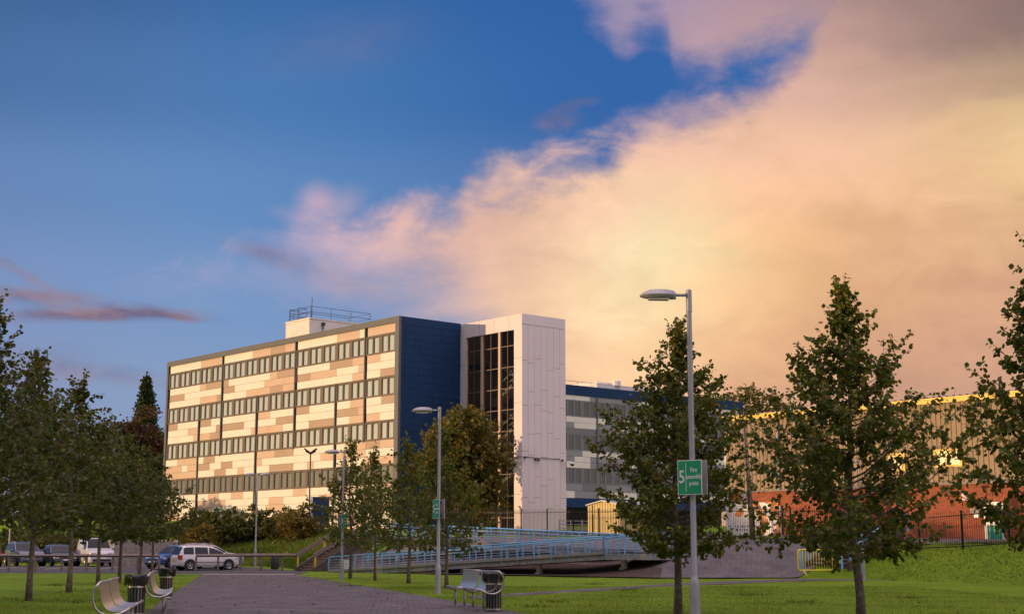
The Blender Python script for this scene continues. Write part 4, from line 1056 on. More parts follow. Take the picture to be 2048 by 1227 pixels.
# ------------------------------------------------------------------ crowd barrier
bl = at(1597, 1156, 64.9); br = at(1681, 1156, 65.9)
c = ((bl[0] + br[0]) / 2, (bl[1] + br[1]) / 2); w = math.dist(bl[:2], br[:2])
t = thing('crowd_barrier', 'yellow tubular crowd control barrier across the foot of the steps', 'barrier', (c[0], c[1], hz(*c)), math.atan2(br[1] - bl[1], br[0] - bl[0]))
q = MB(); r_ = .12; w2 = w / 2; z0, z1 = .24, 1.14; P = []
for cx_, cz, a0 in ((w2 - r_, z1 - r_, 0), (-w2 + r_, z1 - r_, 90), (-w2 + r_, z0 + r_, 180), (w2 - r_, z0 + r_, 270)):
    for j in range(5): a = R(a0 + j * 22.5); P.append((cx_ + r_ * math.cos(a), 0, cz + r_ * math.sin(a)))
q.tube(P + [P[0]], .03, 8, cap=False); q.build('frame', M['yellow_bar'], t, True)
q = MB()
for i in range(15): x = -w2 + .12 + (w - .24) * i / 14; q.tube([(x, 0, z0), (x, 0, z1)], .014, 6)
q.build('bars', M['yellow_bar'], t, True)
for x in (-w2 + .28, w2 - .28):
    q = MB(); q.tube([(x, -.28, 0), (x, 0, z0), (x, .28, 0)], .02, 6); q.build('foot', M['yellow_bar'], t, True)
# ------------------------------------------------------------------ access ramp with blue railings
R0 = Vector((-10.3, 82.6, .02)); R1 = Vector((4.4, 69.5, 1.07)); d = (R1 - R0); dh = Vector((d.x, d.y, 0)).normalized(); nh = Vector((-dh.y, dh.x, 0))
U0 = R1 + nh * 2.05 + dh * 2.3; U0.z = 1.07; UE = Vector((-8.6, 86.2, 2.0)); WID = 1.55
ramp_ = thing('access_ramp', 'long doubled back concrete access ramp with pale blue railings', 'ramp', (R0.x, R0.y, 0)); RO = Vector((R0.x, R0.y, 0))
def run(a, b_, w, th, mat='concrete', name='deck'):
    dd = Vector(((b_ - a).x, (b_ - a).y, 0)).normalized(); nn = Vector((-dd.y, dd.x, 0))
    if nn.dot(nh) < 0: nn = -nn
    q = MB(); n = 12
    for i in range(n):
        p = a.lerp(b_, i / n) - RO; r2 = a.lerp(b_, (i + 1) / n - .0012) - RO
        vs = [p, r2, r2 + nn * w, p + nn * w]; q.add([tuple(v) for v in vs] + [tuple(v - Vector((0, 0, th))) for v in vs], [(0, 1, 2, 3), (7, 6, 5, 4), (0, 4, 5, 1), (1, 5, 6, 2), (2, 6, 7, 3), (3, 7, 4, 0)])
    q.build(name, M[mat], ramp_); return nn
lowN = run(R0, R1, WID, .26); upN = run(UE, U0, WID, .28)
# kerb along the front edge of each run
for a, b_ in ((R0, R1), (UE, U0)):
    q = MB(); q.obox(tuple(a - RO + Vector((0, 0, .05))), tuple(b_ - RO + Vector((0, 0, .05))), .14, .12); q.build('kerb', M['kerb'], ramp_)
# landing with a rounded end
arc = [R1 + dh * .9 - nh * .0]; cc = R1 + dh * 1.5 + nh * 1.85
arc = [cc + (-nh * math.cos(u) + dh * math.sin(u) * 1.0) * 1.85 for u in [math.pi * j / 10 for j in range(11)]]
LPp = [R1] + arc + [R1 + nh * 3.7]
q = MB(); q.prism([((p - RO).x, (p - RO).y) for p in LPp], .80, 1.072); q.build('landing', M['concrete'], ramp_)
# solid wall under the low end, pillars under the rest
q = MB(); wl = []
for i in range(9):
    p = R0.lerp(R1, .04 + .42 * i / 8) + nh * .06; wl.append(p)
for p, r2 in zip(wl, wl[1:]):
    p = p - RO; r2 = r2 - RO
    vs = [p, r2, r2 + nh * .25, p + nh * .25]; q.add([(v.x, v.y, -.3) for v in vs] + [(v.x, v.y, v.z - .262 + .13) for v in vs], [(3, 2, 1, 0), (4, 5, 6, 7), (0, 1, 5, 4), (1, 2, 6, 5), (2, 3, 7, 6), (3, 0, 4, 7)])
q.build('retaining_wall', M['cobble_wall'], ramp_)
for f, off, zt in ((.50, .6, None), (.76, .75, None), (1.03, .75, .81)):
    p = R0.lerp(R1, f) + nh * off; zt = zt or p.z - .25
    q = MB(); q.lathe([(.15, -.3), (.15, zt)], 16, c=(p.x - RO.x, p.y - RO.y, 0)); q.lathe([(.24, -.1), (.24, hz(p.x, p.y) + .1), (.15, hz(p.x, p.y) + .12)], 12, c=(p.x - RO.x, p.y - RO.y, 0)); q.build('pillar', M['render_white'], ramp_, autos=40)
for f in (.1, .3, .5, .7):
    p = UE.lerp(U0, f) + upN * .5; q = MB(); q.lathe([(.13, -.2), (.13, p.z - .27)], 14, c=(p.x - RO.x, p.y - RO.y, 0)); q.build('pillar', M['render_white'], ramp_, autos=40)
def railing(path, side, step=1.05, start=True):       # path: deck edge points; side: outward direction per point or one vector
    P = [p - RO for p in path]; top = []; L = [0]
    for a, b_ in zip(P, P[1:]): L.append(L[-1] + (b_ - a).length)
    n = max(2, int(L[-1] / step)); Q = []
    for i in range(n + 1):
        s = L[-1] * i / n; k = max(j for j in range(len(L)) if L[j] <= s + 1e-6); k = min(k, len(P) - 2)
        p = P[k].lerp(P[k + 1], (s - L[k]) / (L[k + 1] - L[k])); dd = (P[k + 1] - P[k]); o = Vector((dd.y, -dd.x, 0)).normalized()
        if side < 0: o = -o
        Q.append((p, o))
    for p, o in Q:
        q = MB(); pts = [p + o * .02 + Vector((0, 0, -.2)), p + o * .03, p + o * .075 + Vector((0, 0, .22)), p + o * .085 + Vector((0, 0, .45)), p + o * .05 + Vector((0, 0, .66)), p + o * .0 + Vector((0, 0, .80))]
        for a, b_ in zip(pts, pts[1:]): q.obox(tuple(a), tuple(b_), .028, .07, up=tuple(o))
        q.build('post', M['rail_blue'], ramp_)
    q = MB(); q.tube([tuple(p + Vector((0, 0, .83))) for p, o in Q], .032, 8); q.build('handrail', M['rail_blue'], ramp_, True)
    q = MB(); q.tube([tuple(p - o * .07 + Vector((0, 0, .66))) for p, o in Q], .022, 6); q.build('handrail', M['rail_pale'], ramp_, True)
    q = MB()
    for h, e in ((.12, .06), (.25, .078), (.38, .084), (.51, .075)): q.tube([tuple(p + o * e + Vector((0, 0, h))) for p, o in Q], .010, 5)
    q.build('rail_wire', M['rail_pale'], ramp_)
railing([R0, R1], 1); railing([R0 + nh * WID + dh * 1.0, R1 + nh * WID], -1)
railing([R1] + arc + [U0 + upN * WID], 1, .85)
railing([UE, U0 - dh * .4], 1); railing([UE + upN * WID, U0 + upN * WID - dh * 1.2], -1)
nx_, ny_ = at(691, 1128, 82.0)[:2]
t = thing('notice_board', 'small white notice board fixed at the low end of the blue railing', 'sign', (nx_, ny_, at(691, 1139, 82.0)[2]), R(-12))
q = MB(); q.box(-.2, .2, -.02, .0, .02, .56); q.build('board', M['white'], t)
q = MB()
for z in (.46, .36, .30, .24, .14): q.box(-.15, .12, -.023, -.0205, z, z + .018)
q.build('lettering', M['sign_back'], t)
q = MB(); q.tube([(-.1, .02, -.12), (-.1, .02, .5)], .015, 6); q.tube([(.1, .02, -.12), (.1, .02, .5)], .015, 6); q.build('bracket', M['dark_metal'], t)
# low grey cycle rails beside the tower
kx, ky = at(1120, 1064, 97)[:2]
t = thing('cycle_rail', 'low grey metal cycle rail at the foot of the white tower', 'cycle rail', (kx, ky, hz(kx, ky)), ROT + R(90))
q = MB()
for h in (.35, .62, .85): q.box(0, 3.2, 0, .05, h, h + .06)
q.build('rail', M['galv'], t)
for x in (0, 1.05, 2.1, 3.15): q = MB(); q.box(x, x + .06, .05, .1, -.1, .95); q.build('post', M['galv'], t)
# ------------------------------------------------------------------ foliage
LB = np.array([(0, 0, 0), (.28, .42, .07), (.74, .36, .04), (1, 0, -.09), (.74, -.36, .04), (.28, -.42, .07)])
def unit(v): return v / np.maximum(np.linalg.norm(v, axis=-1, keepdims=True), 1e-9)
def leaf_mesh(name, pos, dirv, nor, size, mat):
    pos = np.asarray(pos); d = unit(np.asarray(dirv)); s = unit(np.cross(nor, d)); n = np.cross(d, s)
    size = np.asarray(size)[:, None, None]
    V = pos[:, None, :] + size * (LB[None, :, 0, None] * d[:, None, :] + LB[None, :, 1, None] * s[:, None, :] + LB[None, :, 2, None] * n[:, None, :])
    k = len(pos); o = (np.arange(k) * 6)[:, None]
    Q = np.concatenate([o + np.array([0, 1, 2, 3]), o + np.array([0, 3, 4, 5])], 1).reshape(-1, 4)
    return npmesh(name, V.reshape(-1, 3), Q, mat)
def leaf_dirs(rg, n, out, droop=.35, up=.6):
    r = rg.normal(size=(n, 3))
    d = unit(out * .7 + r * .65 + np.array([0, 0, -droop]))
    nr = unit(rg.normal(size=(n, 3)) * .7 + out * .45 + np.array([0, 0, up]))
    return d, nr
TREE_CACHE = {}
def young_tree_mesh(seed, H, bare, rad, nprim, ntwig, nleaf, ls, mat, tr=.075, lean=(0, 0), prof=None, gap=.0):
    rg = np.random.default_rng(seed); q = MB()
    prof = prof or [(0, .62), (.08, .86), (.2, 1.0), (.36, .88), (.52, .66), (.68, .46), (.82, .30), (.93, .17), (1, .04)]
    pt, pv = zip(*prof)
    cx = lambda z: (lean[0] * z / H + .05 * math.sin(z * 1.3 + seed), lean[1] * z / H + .05 * math.cos(z * 1.1 + seed * 2))
    zs = np.linspace(0, H * .97, 12)
    q.tube([(*[c * min(1, z / bare) for c in cx(z)], z - (.15 if z == 0 else 0)) for z in zs], [max(.006, tr * (1.25 if z == 0 else 1) * (1 - .93 * (z / H) ** .9)) for z in zs], 10)
    P = []; D = []; S = []; NO = []
    for i in range(nprim):
        t0 = (i + .5) / nprim
        t0 = t0 ** 1.08; z0 = bare * .92 + (H - bare) * t0 * .96
        a = i * 2.39996 + rg.normal() * .35
        r = rad * np.interp(min(1, t0 + .10), pt, pv) * rg.uniform(.74, 1.14)
        if rg.random() < gap: r *= .55
        rise = r * rg.uniform(.35, .85) + (.22 if t0 > .8 else 0)
        if t0 < .05: r *= .72
        if t0 < .12: rise = r * rg.uniform(-.05, .4)
        x0, y0 = cx(z0); o = np.array([math.cos(a), math.sin(a), 0])
        p0 = np.array([x0, y0, z0]); pts = []
        side = np.array([-o[1], o[0], 0]) * rg.normal() * .22 * r
        for f in np.linspace(0, 1, 6): pts.append(p0 + o * r * f + np.array([0, 0, rise * f ** 1.5]) + side * f * f)
        br = max(.005, tr * .32 * (1 - t0 * .8))
        q.tube([tuple(p) for p in pts], [br * (1 - .82 * f) for f in np.linspace(0, 1, 6)], 5, cap=False)
        pts = np.array(pts)
        nt = max(3, int(ntwig * (.22 + .85 * r / rad)))
        for k in range(nt):
            f = min(1, .20 + .84 * ((k + rg.uniform(.1, .9)) / nt) ** .85); j = min(4, int(f * 5)); b0 = pts[j] + (pts[j + 1] - pts[j]) * (f * 5 - j)
            td = unit(o * rg.uniform(.1, 1.0) + rg.normal(size=3) * .62 + np.array([0, 0, .15]))
            tl = rg.uniform(.2, .5) * (.5 + .5 * r / rad) * (rad / 1.7)
            if f > .93: td = unit(o * .8 + np.array([0, 0, .55]) + rg.normal(size=3) * .25); tl *= 1.25
            q.tube([tuple(b0), tuple(b0 + td * tl * .55 + np.array([0, 0, .01])), tuple(b0 + td * tl)], [.006, .004, .002], 3, cap=False)
            n = max(2, int(nleaf * rg.uniform(.6, 1.35)))
            ff = rg.uniform(.1, 1.04, n)[:, None]
            pos = b0 + td * tl * ff + rg.normal(size=(n, 3)) * .028 * (ls / .085)
            d, nr = leaf_dirs(rg, n, np.tile(unit(td * .6 + o * .4), (n, 1)))
            P.append(pos); D.append(d); NO.append(nr); S.append(ls * rg.uniform(.62, 1.2, n))
    for k in range(7):                                    # leading shoots
        td = unit(np.array([rg.normal() * .28, rg.normal() * .28, 1])); tl = rg.uniform(.3, .75) * (1.2 if k == 0 else 1); b0 = np.array([*cx(H * .9), H * (.86 + .014 * k)])
        q.tube([tuple(b0), tuple(b0 + td * tl)], [.008, .003], 4, cap=False); n = 14
        pos = b0 + td * tl * rg.uniform(.1, 1.03, n)[:, None] + rg.normal(size=(n, 3)) * .02; d, nr = leaf_dirs(rg, n, unit(rg.normal(size=(n, 3)) * .8 + td))
        P.append(pos); D.append(d); NO.append(nr); S.append(ls * rg.uniform(.6, 1.05, n))
    crown = leaf_mesh('crown', np.concatenate(P), np.concatenate(D), np.concatenate(NO), np.concatenate(S), mat)
    me = q.mesh('trunk', M['bark']); me.polygons.foreach_set('use_smooth', [True] * len(me.polygons))
    return me, crown
def plant(name, label, cat, x, y, meshes, scale=1., rz=0., group=None, z=None, sz=None):
    t = thing(name, label, cat, (x, y, hz(x, y) if z is None else z), rz, group)
    t.scale = (scale, scale, sz or scale)
    link('trunk', meshes[0], t); link('crown', meshes[1], t)
    return t
GP = 'young trees planted along the path'
# right hand row, nearest three each with a crown of its own
tb = young_tree_mesh(21, 6.0, 1.22, 1.9, 96, 20, 14, .086, M['leaf_lime'], .085, (-.12, .1), [(0, .55), (.1, .85), (.22, 1.0), (.34, .98), (.44, .74), (.56, .60), (.68, .50), (.78, .36), (.88, .2), (1, .03)], .12)
plant('young_tree', 'leafy young tree with mottled trunk in front of the sports hall', 'tree', 5.98, 25.2, tb, group=GP)
ta = young_tree_mesh(33, 5.95, 1.22, 1.5, 96, 20, 13, .083, M['leaf_lime'], .085, (.1, 0), [(0, .6), (.12, .9), (.25, 1.0), (.4, .92), (.55, .76), (.7, .64), (.82, .46), (.92, .2), (1, .03)], .1)
plant('young_tree', 'leafy young tree directly behind the nearest lamp post', 'tree', 3.3, 29.3, ta, group=GP)
tc = young_tree_mesh(44, 5.75, 1.25, 1.22, 84, 18, 12, .083, M['leaf_lime'], .085, (0, 0), None, .2)
plant('young_tree', 'young tree cut off by the right edge of the picture', 'tree', 7.74, 20.6, tc, group=GP, sz=1.05)
# the rest of both rows share four forms
V4 = [young_tree_mesh(50 + k, 5.6, 1.35 + .1 * (k % 2), 1.72 + .14 * (k % 3), 62, 13, 9, .115, M['leaf_lime'], .08, (.1 * (k - 1), .05), None, .12) for k in range(4)]
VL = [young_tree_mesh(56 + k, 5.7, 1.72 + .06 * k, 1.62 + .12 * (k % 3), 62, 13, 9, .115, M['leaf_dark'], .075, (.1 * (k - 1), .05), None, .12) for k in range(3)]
for i, (px, py, v, s_, rz, w_, lab) in enumerate([
        (893, 1175, 0, .96, .4, .92, 'young tree on the lawn right beside the lamp behind the bench'), (817, 1166, 1, .98, 1.7, .98, 'young tree between the two right hand lamps, the one nearer the bench'),
        (750, 1160, 2, .98, 3.0, .80, 'slender young tree in the middle of the lawn in front of the ramp'), (700, 1156, 3, 1.10, 4.4, .92, 'young tree with a pointed tip next to the slim lamp')]):
    x, y, _ = gnd(px, py); plant('young_tree', lab, 'tree', x, y, V4[v], s_ * w_, rz, GP, sz=s_)
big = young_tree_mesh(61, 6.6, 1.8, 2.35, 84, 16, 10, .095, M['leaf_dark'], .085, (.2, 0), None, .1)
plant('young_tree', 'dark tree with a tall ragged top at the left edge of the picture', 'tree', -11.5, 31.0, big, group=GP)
LT = [(57, 1200, None, 0, 1.12, .2, 1.02, 'dark young tree with the leftmost bare trunk on the lawn'), (137, 1184, None, 2, 1.14, 1.5, 1.03, 'dark young tree in front of the white van with a thin forked top'),
      (196, 1168, None, 1, 1.04, 2.9, 1.03, 'young tree whose trunk rises behind the nearest left bench'), (238, 1164.5, None, 3, 1.0, 4.1, 1.02, 'young tree whose trunk shows just left of the first bin'),
      (278, 1158, None, 0, 1.0, 5.2, 1.04, 'young tree whose leaning trunk shows behind the first bin'), (303, 1151, None, 2, 1.0, .9, 1.08, 'last young tree of the left row beside the blue car')]
for px, py, _, v, s_, rz, w_, lab in LT:
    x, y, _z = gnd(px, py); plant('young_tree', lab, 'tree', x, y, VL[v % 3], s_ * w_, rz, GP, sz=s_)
# crowns made of leaf masses: bigger trees and bushes further off
def mass_mesh(seed, blobs, n, ls, mat, trunk=None, droop=.3, clump=.28):
    rg = np.random.default_rng(seed); q = MB()
    vol = np.array([b[3] * b[4] * b[5] for b in blobs]) ** (2 / 3.); cnt = (n * vol / vol.sum()).astype(int)
    P = []; D = []; NO = []; S = []
    for (x, y, z, a, b_, c), k in zip(blobs, cnt):
        nc = max(6, k // 26)                               # clumps near the surface of each mass
        u = unit(rg.normal(size=(nc, 3))); rr_ = rg.uniform(.35, 1.06, nc) ** .55
        cen = np.array([x, y, z]) + u * rr_[:, None] * np.array([a, b_, c])
        w = rg.integers(0, nc, k); sc_ = clump * min(a, c) + .12
        pos = cen[w] + rg.normal(size=(k, 3)) * sc_ * np.array([.55, .55, .42]); o = u[w]
        d, nr = leaf_dirs(rg, k, o, droop)
        P.append(pos); D.append(d); NO.append(nr); S.append(ls * rg.uniform(.6, 1.25, k))
    crown = leaf_mesh('crown', np.concatenate(P), np.concatenate(D), np.concatenate(NO), np.concatenate(S), mat)
    if trunk:
        H, r = trunk
        q.tube([(0, 0, -.3), (.05, 0, H * .3), (0, .05, H * .6), (.05, 0, H * .95)], [r * 1.2, r, r * .7, r * .15], 10)
        for bl in blobs:
            z0 = H * rg.uniform(.2, .45); q.tube([(.03, 0, z0), (bl[0] * .5, bl[1] * .5, z0 + (bl[2] - z0) * .6), (bl[0], bl[1], bl[2] + bl[5] * .3)], [r * .5, r * .3, r * .08], 6, cap=False)
    else:
        for bl in blobs:
            for j in range(3):
                a = rg.uniform(0, 6.28); q.tube([(bl[0] * .8, bl[1] * .8, -.2), (bl[0] + .3 * math.cos(a), bl[1] + .3 * math.sin(a), bl[2] + bl[5] * .4)], [.035, .01], 5, cap=False)
    me = q.mesh('trunk', M['bark']); me.polygons.foreach_set('use_smooth', [True] * len(me.polygons))
    return me, crown
def blobs_round(seed, R_, z0, z1, n=9):
    rg = np.random.default_rng(seed); out = [(0, 0, (z0 + z1) / 2, R_ * .72, R_ * .72, (z1 - z0) * .42)]
    for i in range(n):
        t = (i + .5) / n; a = i * 2.4 + rg.normal() * .3; w = math.sin(math.pi * (.16 + .78 * t)) ** .8
        r = R_ * .62 * w; s_ = R_ * rg.uniform(.34, .5)
        out.append((r * math.cos(a), r * math.sin(a), z0 + (z1 - z0) * (.1 + .82 * t), s_, s_, s_ * .85))
    return out
ax_, ay_ = at(925, 1060, 106.3)[:2]; az_ = hz(ax_, ay_); atop = at(925, 806, 106.3)[2] - az_
oak = mass_mesh(5, blobs_round(5, 3.6, 1.2, atop - .3, 12), 15000, .26, M['leaf_autumn'], (atop * .85, .28))
plant('broad_tree', 'broad autumn tree with golden brown leaves in front of the glazed tower', 'tree', ax_, ay_, oak)
# left background
def bt(name, lab, px, ptop, Y, R_, mat, seed, n=6500, ls=.36, cat='tree', z0=.8, group=None):
    x, y = at(px, 1060, Y)[:2]; z = hz(x, y); top_ = at(px, ptop, Y)[2] - z
    plant(name, lab, cat, x, y, mass_mesh(seed, blobs_round(seed, R_, z0, top_ - .15, 9), n, ls, M[mat], (top_ * .85, .16)), group=group)
bt('purple_tree', 'purple leaved tree in front of the dark conifer', 258, 822, 168, 4.8, 'leaf_purple', 71)
bt('purple_tree', 'smaller purple leaved tree close to the left end of the office block', 300, 850, 170, 3.3, 'leaf_purple', 72, 3200)
bt('bushy_tree', 'bushy green tree with yellowing leaves at the left end of the office block', 322, 905, 160, 3.3, 'leaf_hedge', 73, 4200)
bt('bushy_tree', 'tall dark bushy tree behind the row of young trees at the left edge', 40, 800, 158, 6.2, 'leaf_dark', 74, 6500)
bt('bushy_tree', 'dark bushy tree on the bank behind the white van', 150, 850, 160, 5.8, 'leaf_dark', 75, 6000)
bt('bushy_tree', 'low bushy tree on the bank behind the board fence', 250, 930, 158, 4.4, 'leaf_dark', 76, 4200)
cx_, cy_ = at(281, 1060, 180)[:2]; cz_ = hz(cx_, cy_); ch = at(281, 756, 180)[2] - cz_
def conifer():
    rg = np.random.default_rng(8); q = MB(); q.tube([(0, 0, -.3), (0, 0, ch * .97)], [.3, .03], 8); P = []; D = []; NO = []; S = []
    for i in range(260):
        t = (i + .5) / 260; z = 1.0 + (ch - 1.1) * t; a = i * 2.39996; r = (3.9 * (1 - t) ** .72 * rg.uniform(.78, 1.12) + .12) * (.78 if t > .6 else 1)
        o = np.array([math.cos(a), math.sin(a), .12]); n = 34
        q.tube([(0, 0, z), tuple(np.array([0, 0, z]) + o * r * .8)], [.03, .01], 4, cap=False)
        f = rg.uniform(.25, 1.05, n)[:, None]; pos = np.array([0, 0, z]) + o * r * f + rg.normal(size=(n, 3)) * np.array([.16, .16, .22])
        d = unit(o * .5 + rg.normal(size=(n, 3)) * .4 + np.array([0, 0, .65])); P.append(pos); D.append(d); NO.append(unit(rg.normal(size=(n, 3)) + o)); S.append(.34 * rg.uniform(.6, 1.2, n))
    return q.mesh('trunk', M['bark']), leaf_mesh('crown', np.concatenate(P), np.concatenate(D), np.concatenate(NO), np.concatenate(S), M['leaf_conifer'])
plant('conifer', 'tall narrow dark green conifer left of the office block', 'conifer', cx_, cy_, conifer())
for i, (px, pt_, Y, R_, m_, lab) in enumerate([(1430, 775, 165, 3.6, 'leaf_hedge', 'yellowish tree behind the right end of the grey wing'), (1488, 756, 170, 4.2, 'leaf_autumn', 'tallest brown autumn tree rising over the sports hall roof'),
                                                (1545, 768, 172, 3.9, 'leaf_autumn', 'brown autumn tree over the sports hall roof, right of the tallest one'), (1590, 800, 175, 3.2, 'leaf_dark', 'darker tree over the sports hall roof behind the nearer tree crown')]):
    bt('distant_tree', lab, px, pt_, Y, R_, m_, 80 + i, 4200, .34, group='trees beyond the sports hall', z0=3)
# hedge and bushes on top of the bank
def bush(name, lab, px, Y, R_, H, mat, seed, n, cat='bush', ls=.17, sx=1.0, group=None):
    x, y = at(px, 1060, Y)[:2]; bl = [(sx * R_ * .5 * math.cos(k * 2.4), R_ * .5 * math.sin(k * 2.4), H * (.25 + .5 * ((k * .618) % 1)), sx * R_ * .62, R_ * .62, H * .34) for k in range(8)]
    plant(name, lab, cat, x, y, mass_mesh(seed, bl, n, ls, M[mat], None, .1, .22), group=group)
HB = 'overgrown bushes on top of the bank'
bush('bush', 'golden brown bush at the left end of the hedge above the white car', 402, 103.6, 1.2, 2.1, 'leaf_gold', 91, 3600, group=HB)
hp0 = at(362, 1060, 106.8)[:2]; hp1 = at(592, 1060, 103.6)[:2]; hl = math.dist(hp0, hp1); hr = random.Random(6)
hb = []
for i in range(26):
    f = (i + .5) / 26; hb.append((hl * f, hr.uniform(-.25, .25), .95 + hr.uniform(-.1, .15), .62, .85, .95 + hr.uniform(-.1, .25)))
    if i % 2: hb.append((hl * f + hr.uniform(-.2, .2), hr.uniform(-.1, .3), 1.9 + hr.uniform(0, .2), .42, .5, .55 + hr.uniform(0, .35)))
plant('hedge', 'long unkempt green hedge along the top of the grass bank below the office block', 'hedge', hp0[0], hp0[1], mass_mesh(120, hb, 26000, .15, M['leaf_hedge'], None, -.1, .2), rz=math.atan2(hp1[1] - hp0[1], hp1[0] - hp0[0]))
bush('bush', 'golden bush at the right end of the hedge beside the floodlight mast', 597, 102.6, 1.45, 2.3, 'leaf_gold', 96, 4200, group=HB)
for i, (px, Y, r_, h_, lab) in enumerate([(20, 128, 4.2, 2.8, 'wide wild bush behind the low bushes at the left edge'), (110, 128, 4.0, 2.7, 'wide wild bush on the bank behind the small dark car and its bushes'), (205, 130, 4.0, 2.6, 'wide wild bush on the bank behind the white van'), (15, 109, 2.2, 1.8, 'wild low bush on the bank behind the red car'), (75, 109, 2.4, 1.9, 'wild low bush on the bank behind the estate car'), (120, 108, 2.0, 1.6, 'wild low bush on the bank behind the small dark car')]):
    bush('bush', lab, px, Y, r_, h_, 'leaf_hedge', 100 + i, 3000, group='wild bushes behind the parked cars')
# rough grass on the banks and a fringe of blades on the lawn
def blades(name, pts, h, w, seed, mat):
    rg = np.random.default_rng(seed); k = len(pts); a = rg.uniform(0, 6.28, k); hh = h * rg.uniform(.5, 1.3, k)
    dx = np.cos(a) * w; dy = np.sin(a) * w; ln = rg.normal(size=(k, 2)) * .38 * hh[:, None]
    b = np.stack([pts[:, 0], pts[:, 1], pts[:, 2]], 1)
    V = np.stack([b + np.stack([-dx, -dy, 0 * a], 1), b + np.stack([dx, dy, 0 * a], 1), b + np.stack([ln[:, 0] * .4 + dx * .6, ln[:, 1] * .4 + dy * .6, hh * .6], 1), b + np.stack([ln[:, 0], ln[:, 1], hh], 1)], 1)
    Q = (np.arange(k) * 4)[:, None] + np.array([0, 1, 2, 3])
    o = link(name, npmesh(name, V.reshape(-1, 3), Q, mat)); o['kind'] = 'stuff'; return o
rg = np.random.default_rng(9)
def scatter(n, x0, x1, y0, y1, keep):
    x = rg.uniform(x0, x1, n); y = rg.uniform(y0, y1, n); z, sd = hts(x, y); k = keep(x, y, z, sd)
    return np.stack([x, y, z - .01], 1)[k]
blades('rough_grass', np.concatenate([scatter(60000, -30, -9, 86, 106, lambda x, y, z, sd: (sd > .1) & (sd < 10) & (y > 88 - (x + 12) * .9) & ~((x > -13.2) & (y < 93.5 + (x + 12.8) * .87 + 2))), scatter(26000, -50, -26, 100, 114, lambda x, y, z, sd: (sd > .2))]), .26, .022, 1, M['blade_dull'])
blades('rough_grass', scatter(30000, 15, 30, 45, 66, lambda x, y, z, sd: (sd > -.2) & (sd < 6.5)), .09, .012, 2, M['blade_dull'])
def off_path(x, y):
    l = np.interp(y, [p[1] for p in PL], [p[0] for p in PL]); r = np.interp(y, [p[1] for p in PR], [p[0] for p in PR]); return (x < l) | (x > r)
br_y = lambda x: np.interp(x, [-.2, 5, 12], [41.5, 50.6, 61.3])
blades('grass', scatter(230000, -14, 14, 17, 52, lambda x, y, z, sd: off_path(x, y) & (np.abs(x) < y * .37 + .5) & (sd < 0) & ((x < 0) | (np.abs(y - br_y(x)) > 1.3 + .05 * x))), .035, .008, 3, M['blade'])
# fallen leaves on the lawn and path, and a few coarser tufts
def litter(n, x0, x1, y0, y1, keep, seed):
    rg = np.random.default_rng(seed); x = rg.uniform(x0, x1, n); y = rg.uniform(y0, y1, n); z, sd = hts(x, y); k = keep(x, y, sd); x, y, z = x[k], y[k], z[k]; n = len(x)
    a = rg.uniform(0, 6.28, n); d = np.stack([np.cos(a), np.sin(a), rg.normal(size=n) * .2], 1); nr = unit(np.stack([rg.normal(size=n) * .3, rg.normal(size=n) * .3, np.ones(n)], 1))
    return leaf_mesh('fallen_leaves', np.stack([x, y, z + .035], 1), d, nr, rg.uniform(.035, .075, n), M['litter'])
fl_ = link('fallen_leaves', litter(5200, -16, 14, 18, 74, lambda x, y, sd: (sd < 0) & (np.random.default_rng(4).uniform(size=len(x)) < .35 + .65 * (np.minimum(np.abs(x - np.interp(y, [20, 75], [-9.6, -18.5])), np.abs(x - np.interp(y, [20, 66], [8.3, -7.4]))) < 1.8)), 31)); fl_['kind'] = 'stuff'
tp_ = []
for px, py in ((1105, 1204), (1070, 1214), (1250, 1180), (1500, 1190), (1600, 1205), (1820, 1196), (110, 1170), (160, 1205), (700, 1172), (1190, 1168)):
    c_ = gnd(px, py); m_ = 110; tp_.append(np.stack([c_[0] + rg.normal(size=m_) * .22, c_[1] + rg.normal(size=m_) * .22, np.zeros(m_)], 1))
blades('grass_tufts', np.concatenate(tp_), .085, .009, 6, M['blade_dull'])
# unseen woodland well to the left of the view: added to shade the lawn
rg = np.random.default_rng(12); P = []
for i in range(46):
    f = i / 45; y0 = -60 + 136 * f; x0 = -82 + rg.normal() * 3; top_ = 11.6 + 1.4 * math.sin(i * 1.7) + rg.uniform(-.8, .8)
    if y0 > 38: top_ -= 1.6
    if y0 > 66: top_ -= 1.8
    n = 1000; u = unit(rg.normal(size=(n, 3))) * rg.uniform(.3, 1, n)[:, None] ** .6
    P.append(np.array([x0, y0, top_ * .52]) + u * np.array([3.0, 3.0, top_ * .48]))
P = np.concatenate(P); k = len(P); d, nr = leaf_dirs(rg, k, unit(rg.normal(size=(k, 3))))
wd = link('shade_woodland', leaf_mesh('shade_woodland', P, d, nr, .62 * rg.uniform(.7, 1.2, k), M['leaf_dark'])); wd['kind'] = 'stuff'
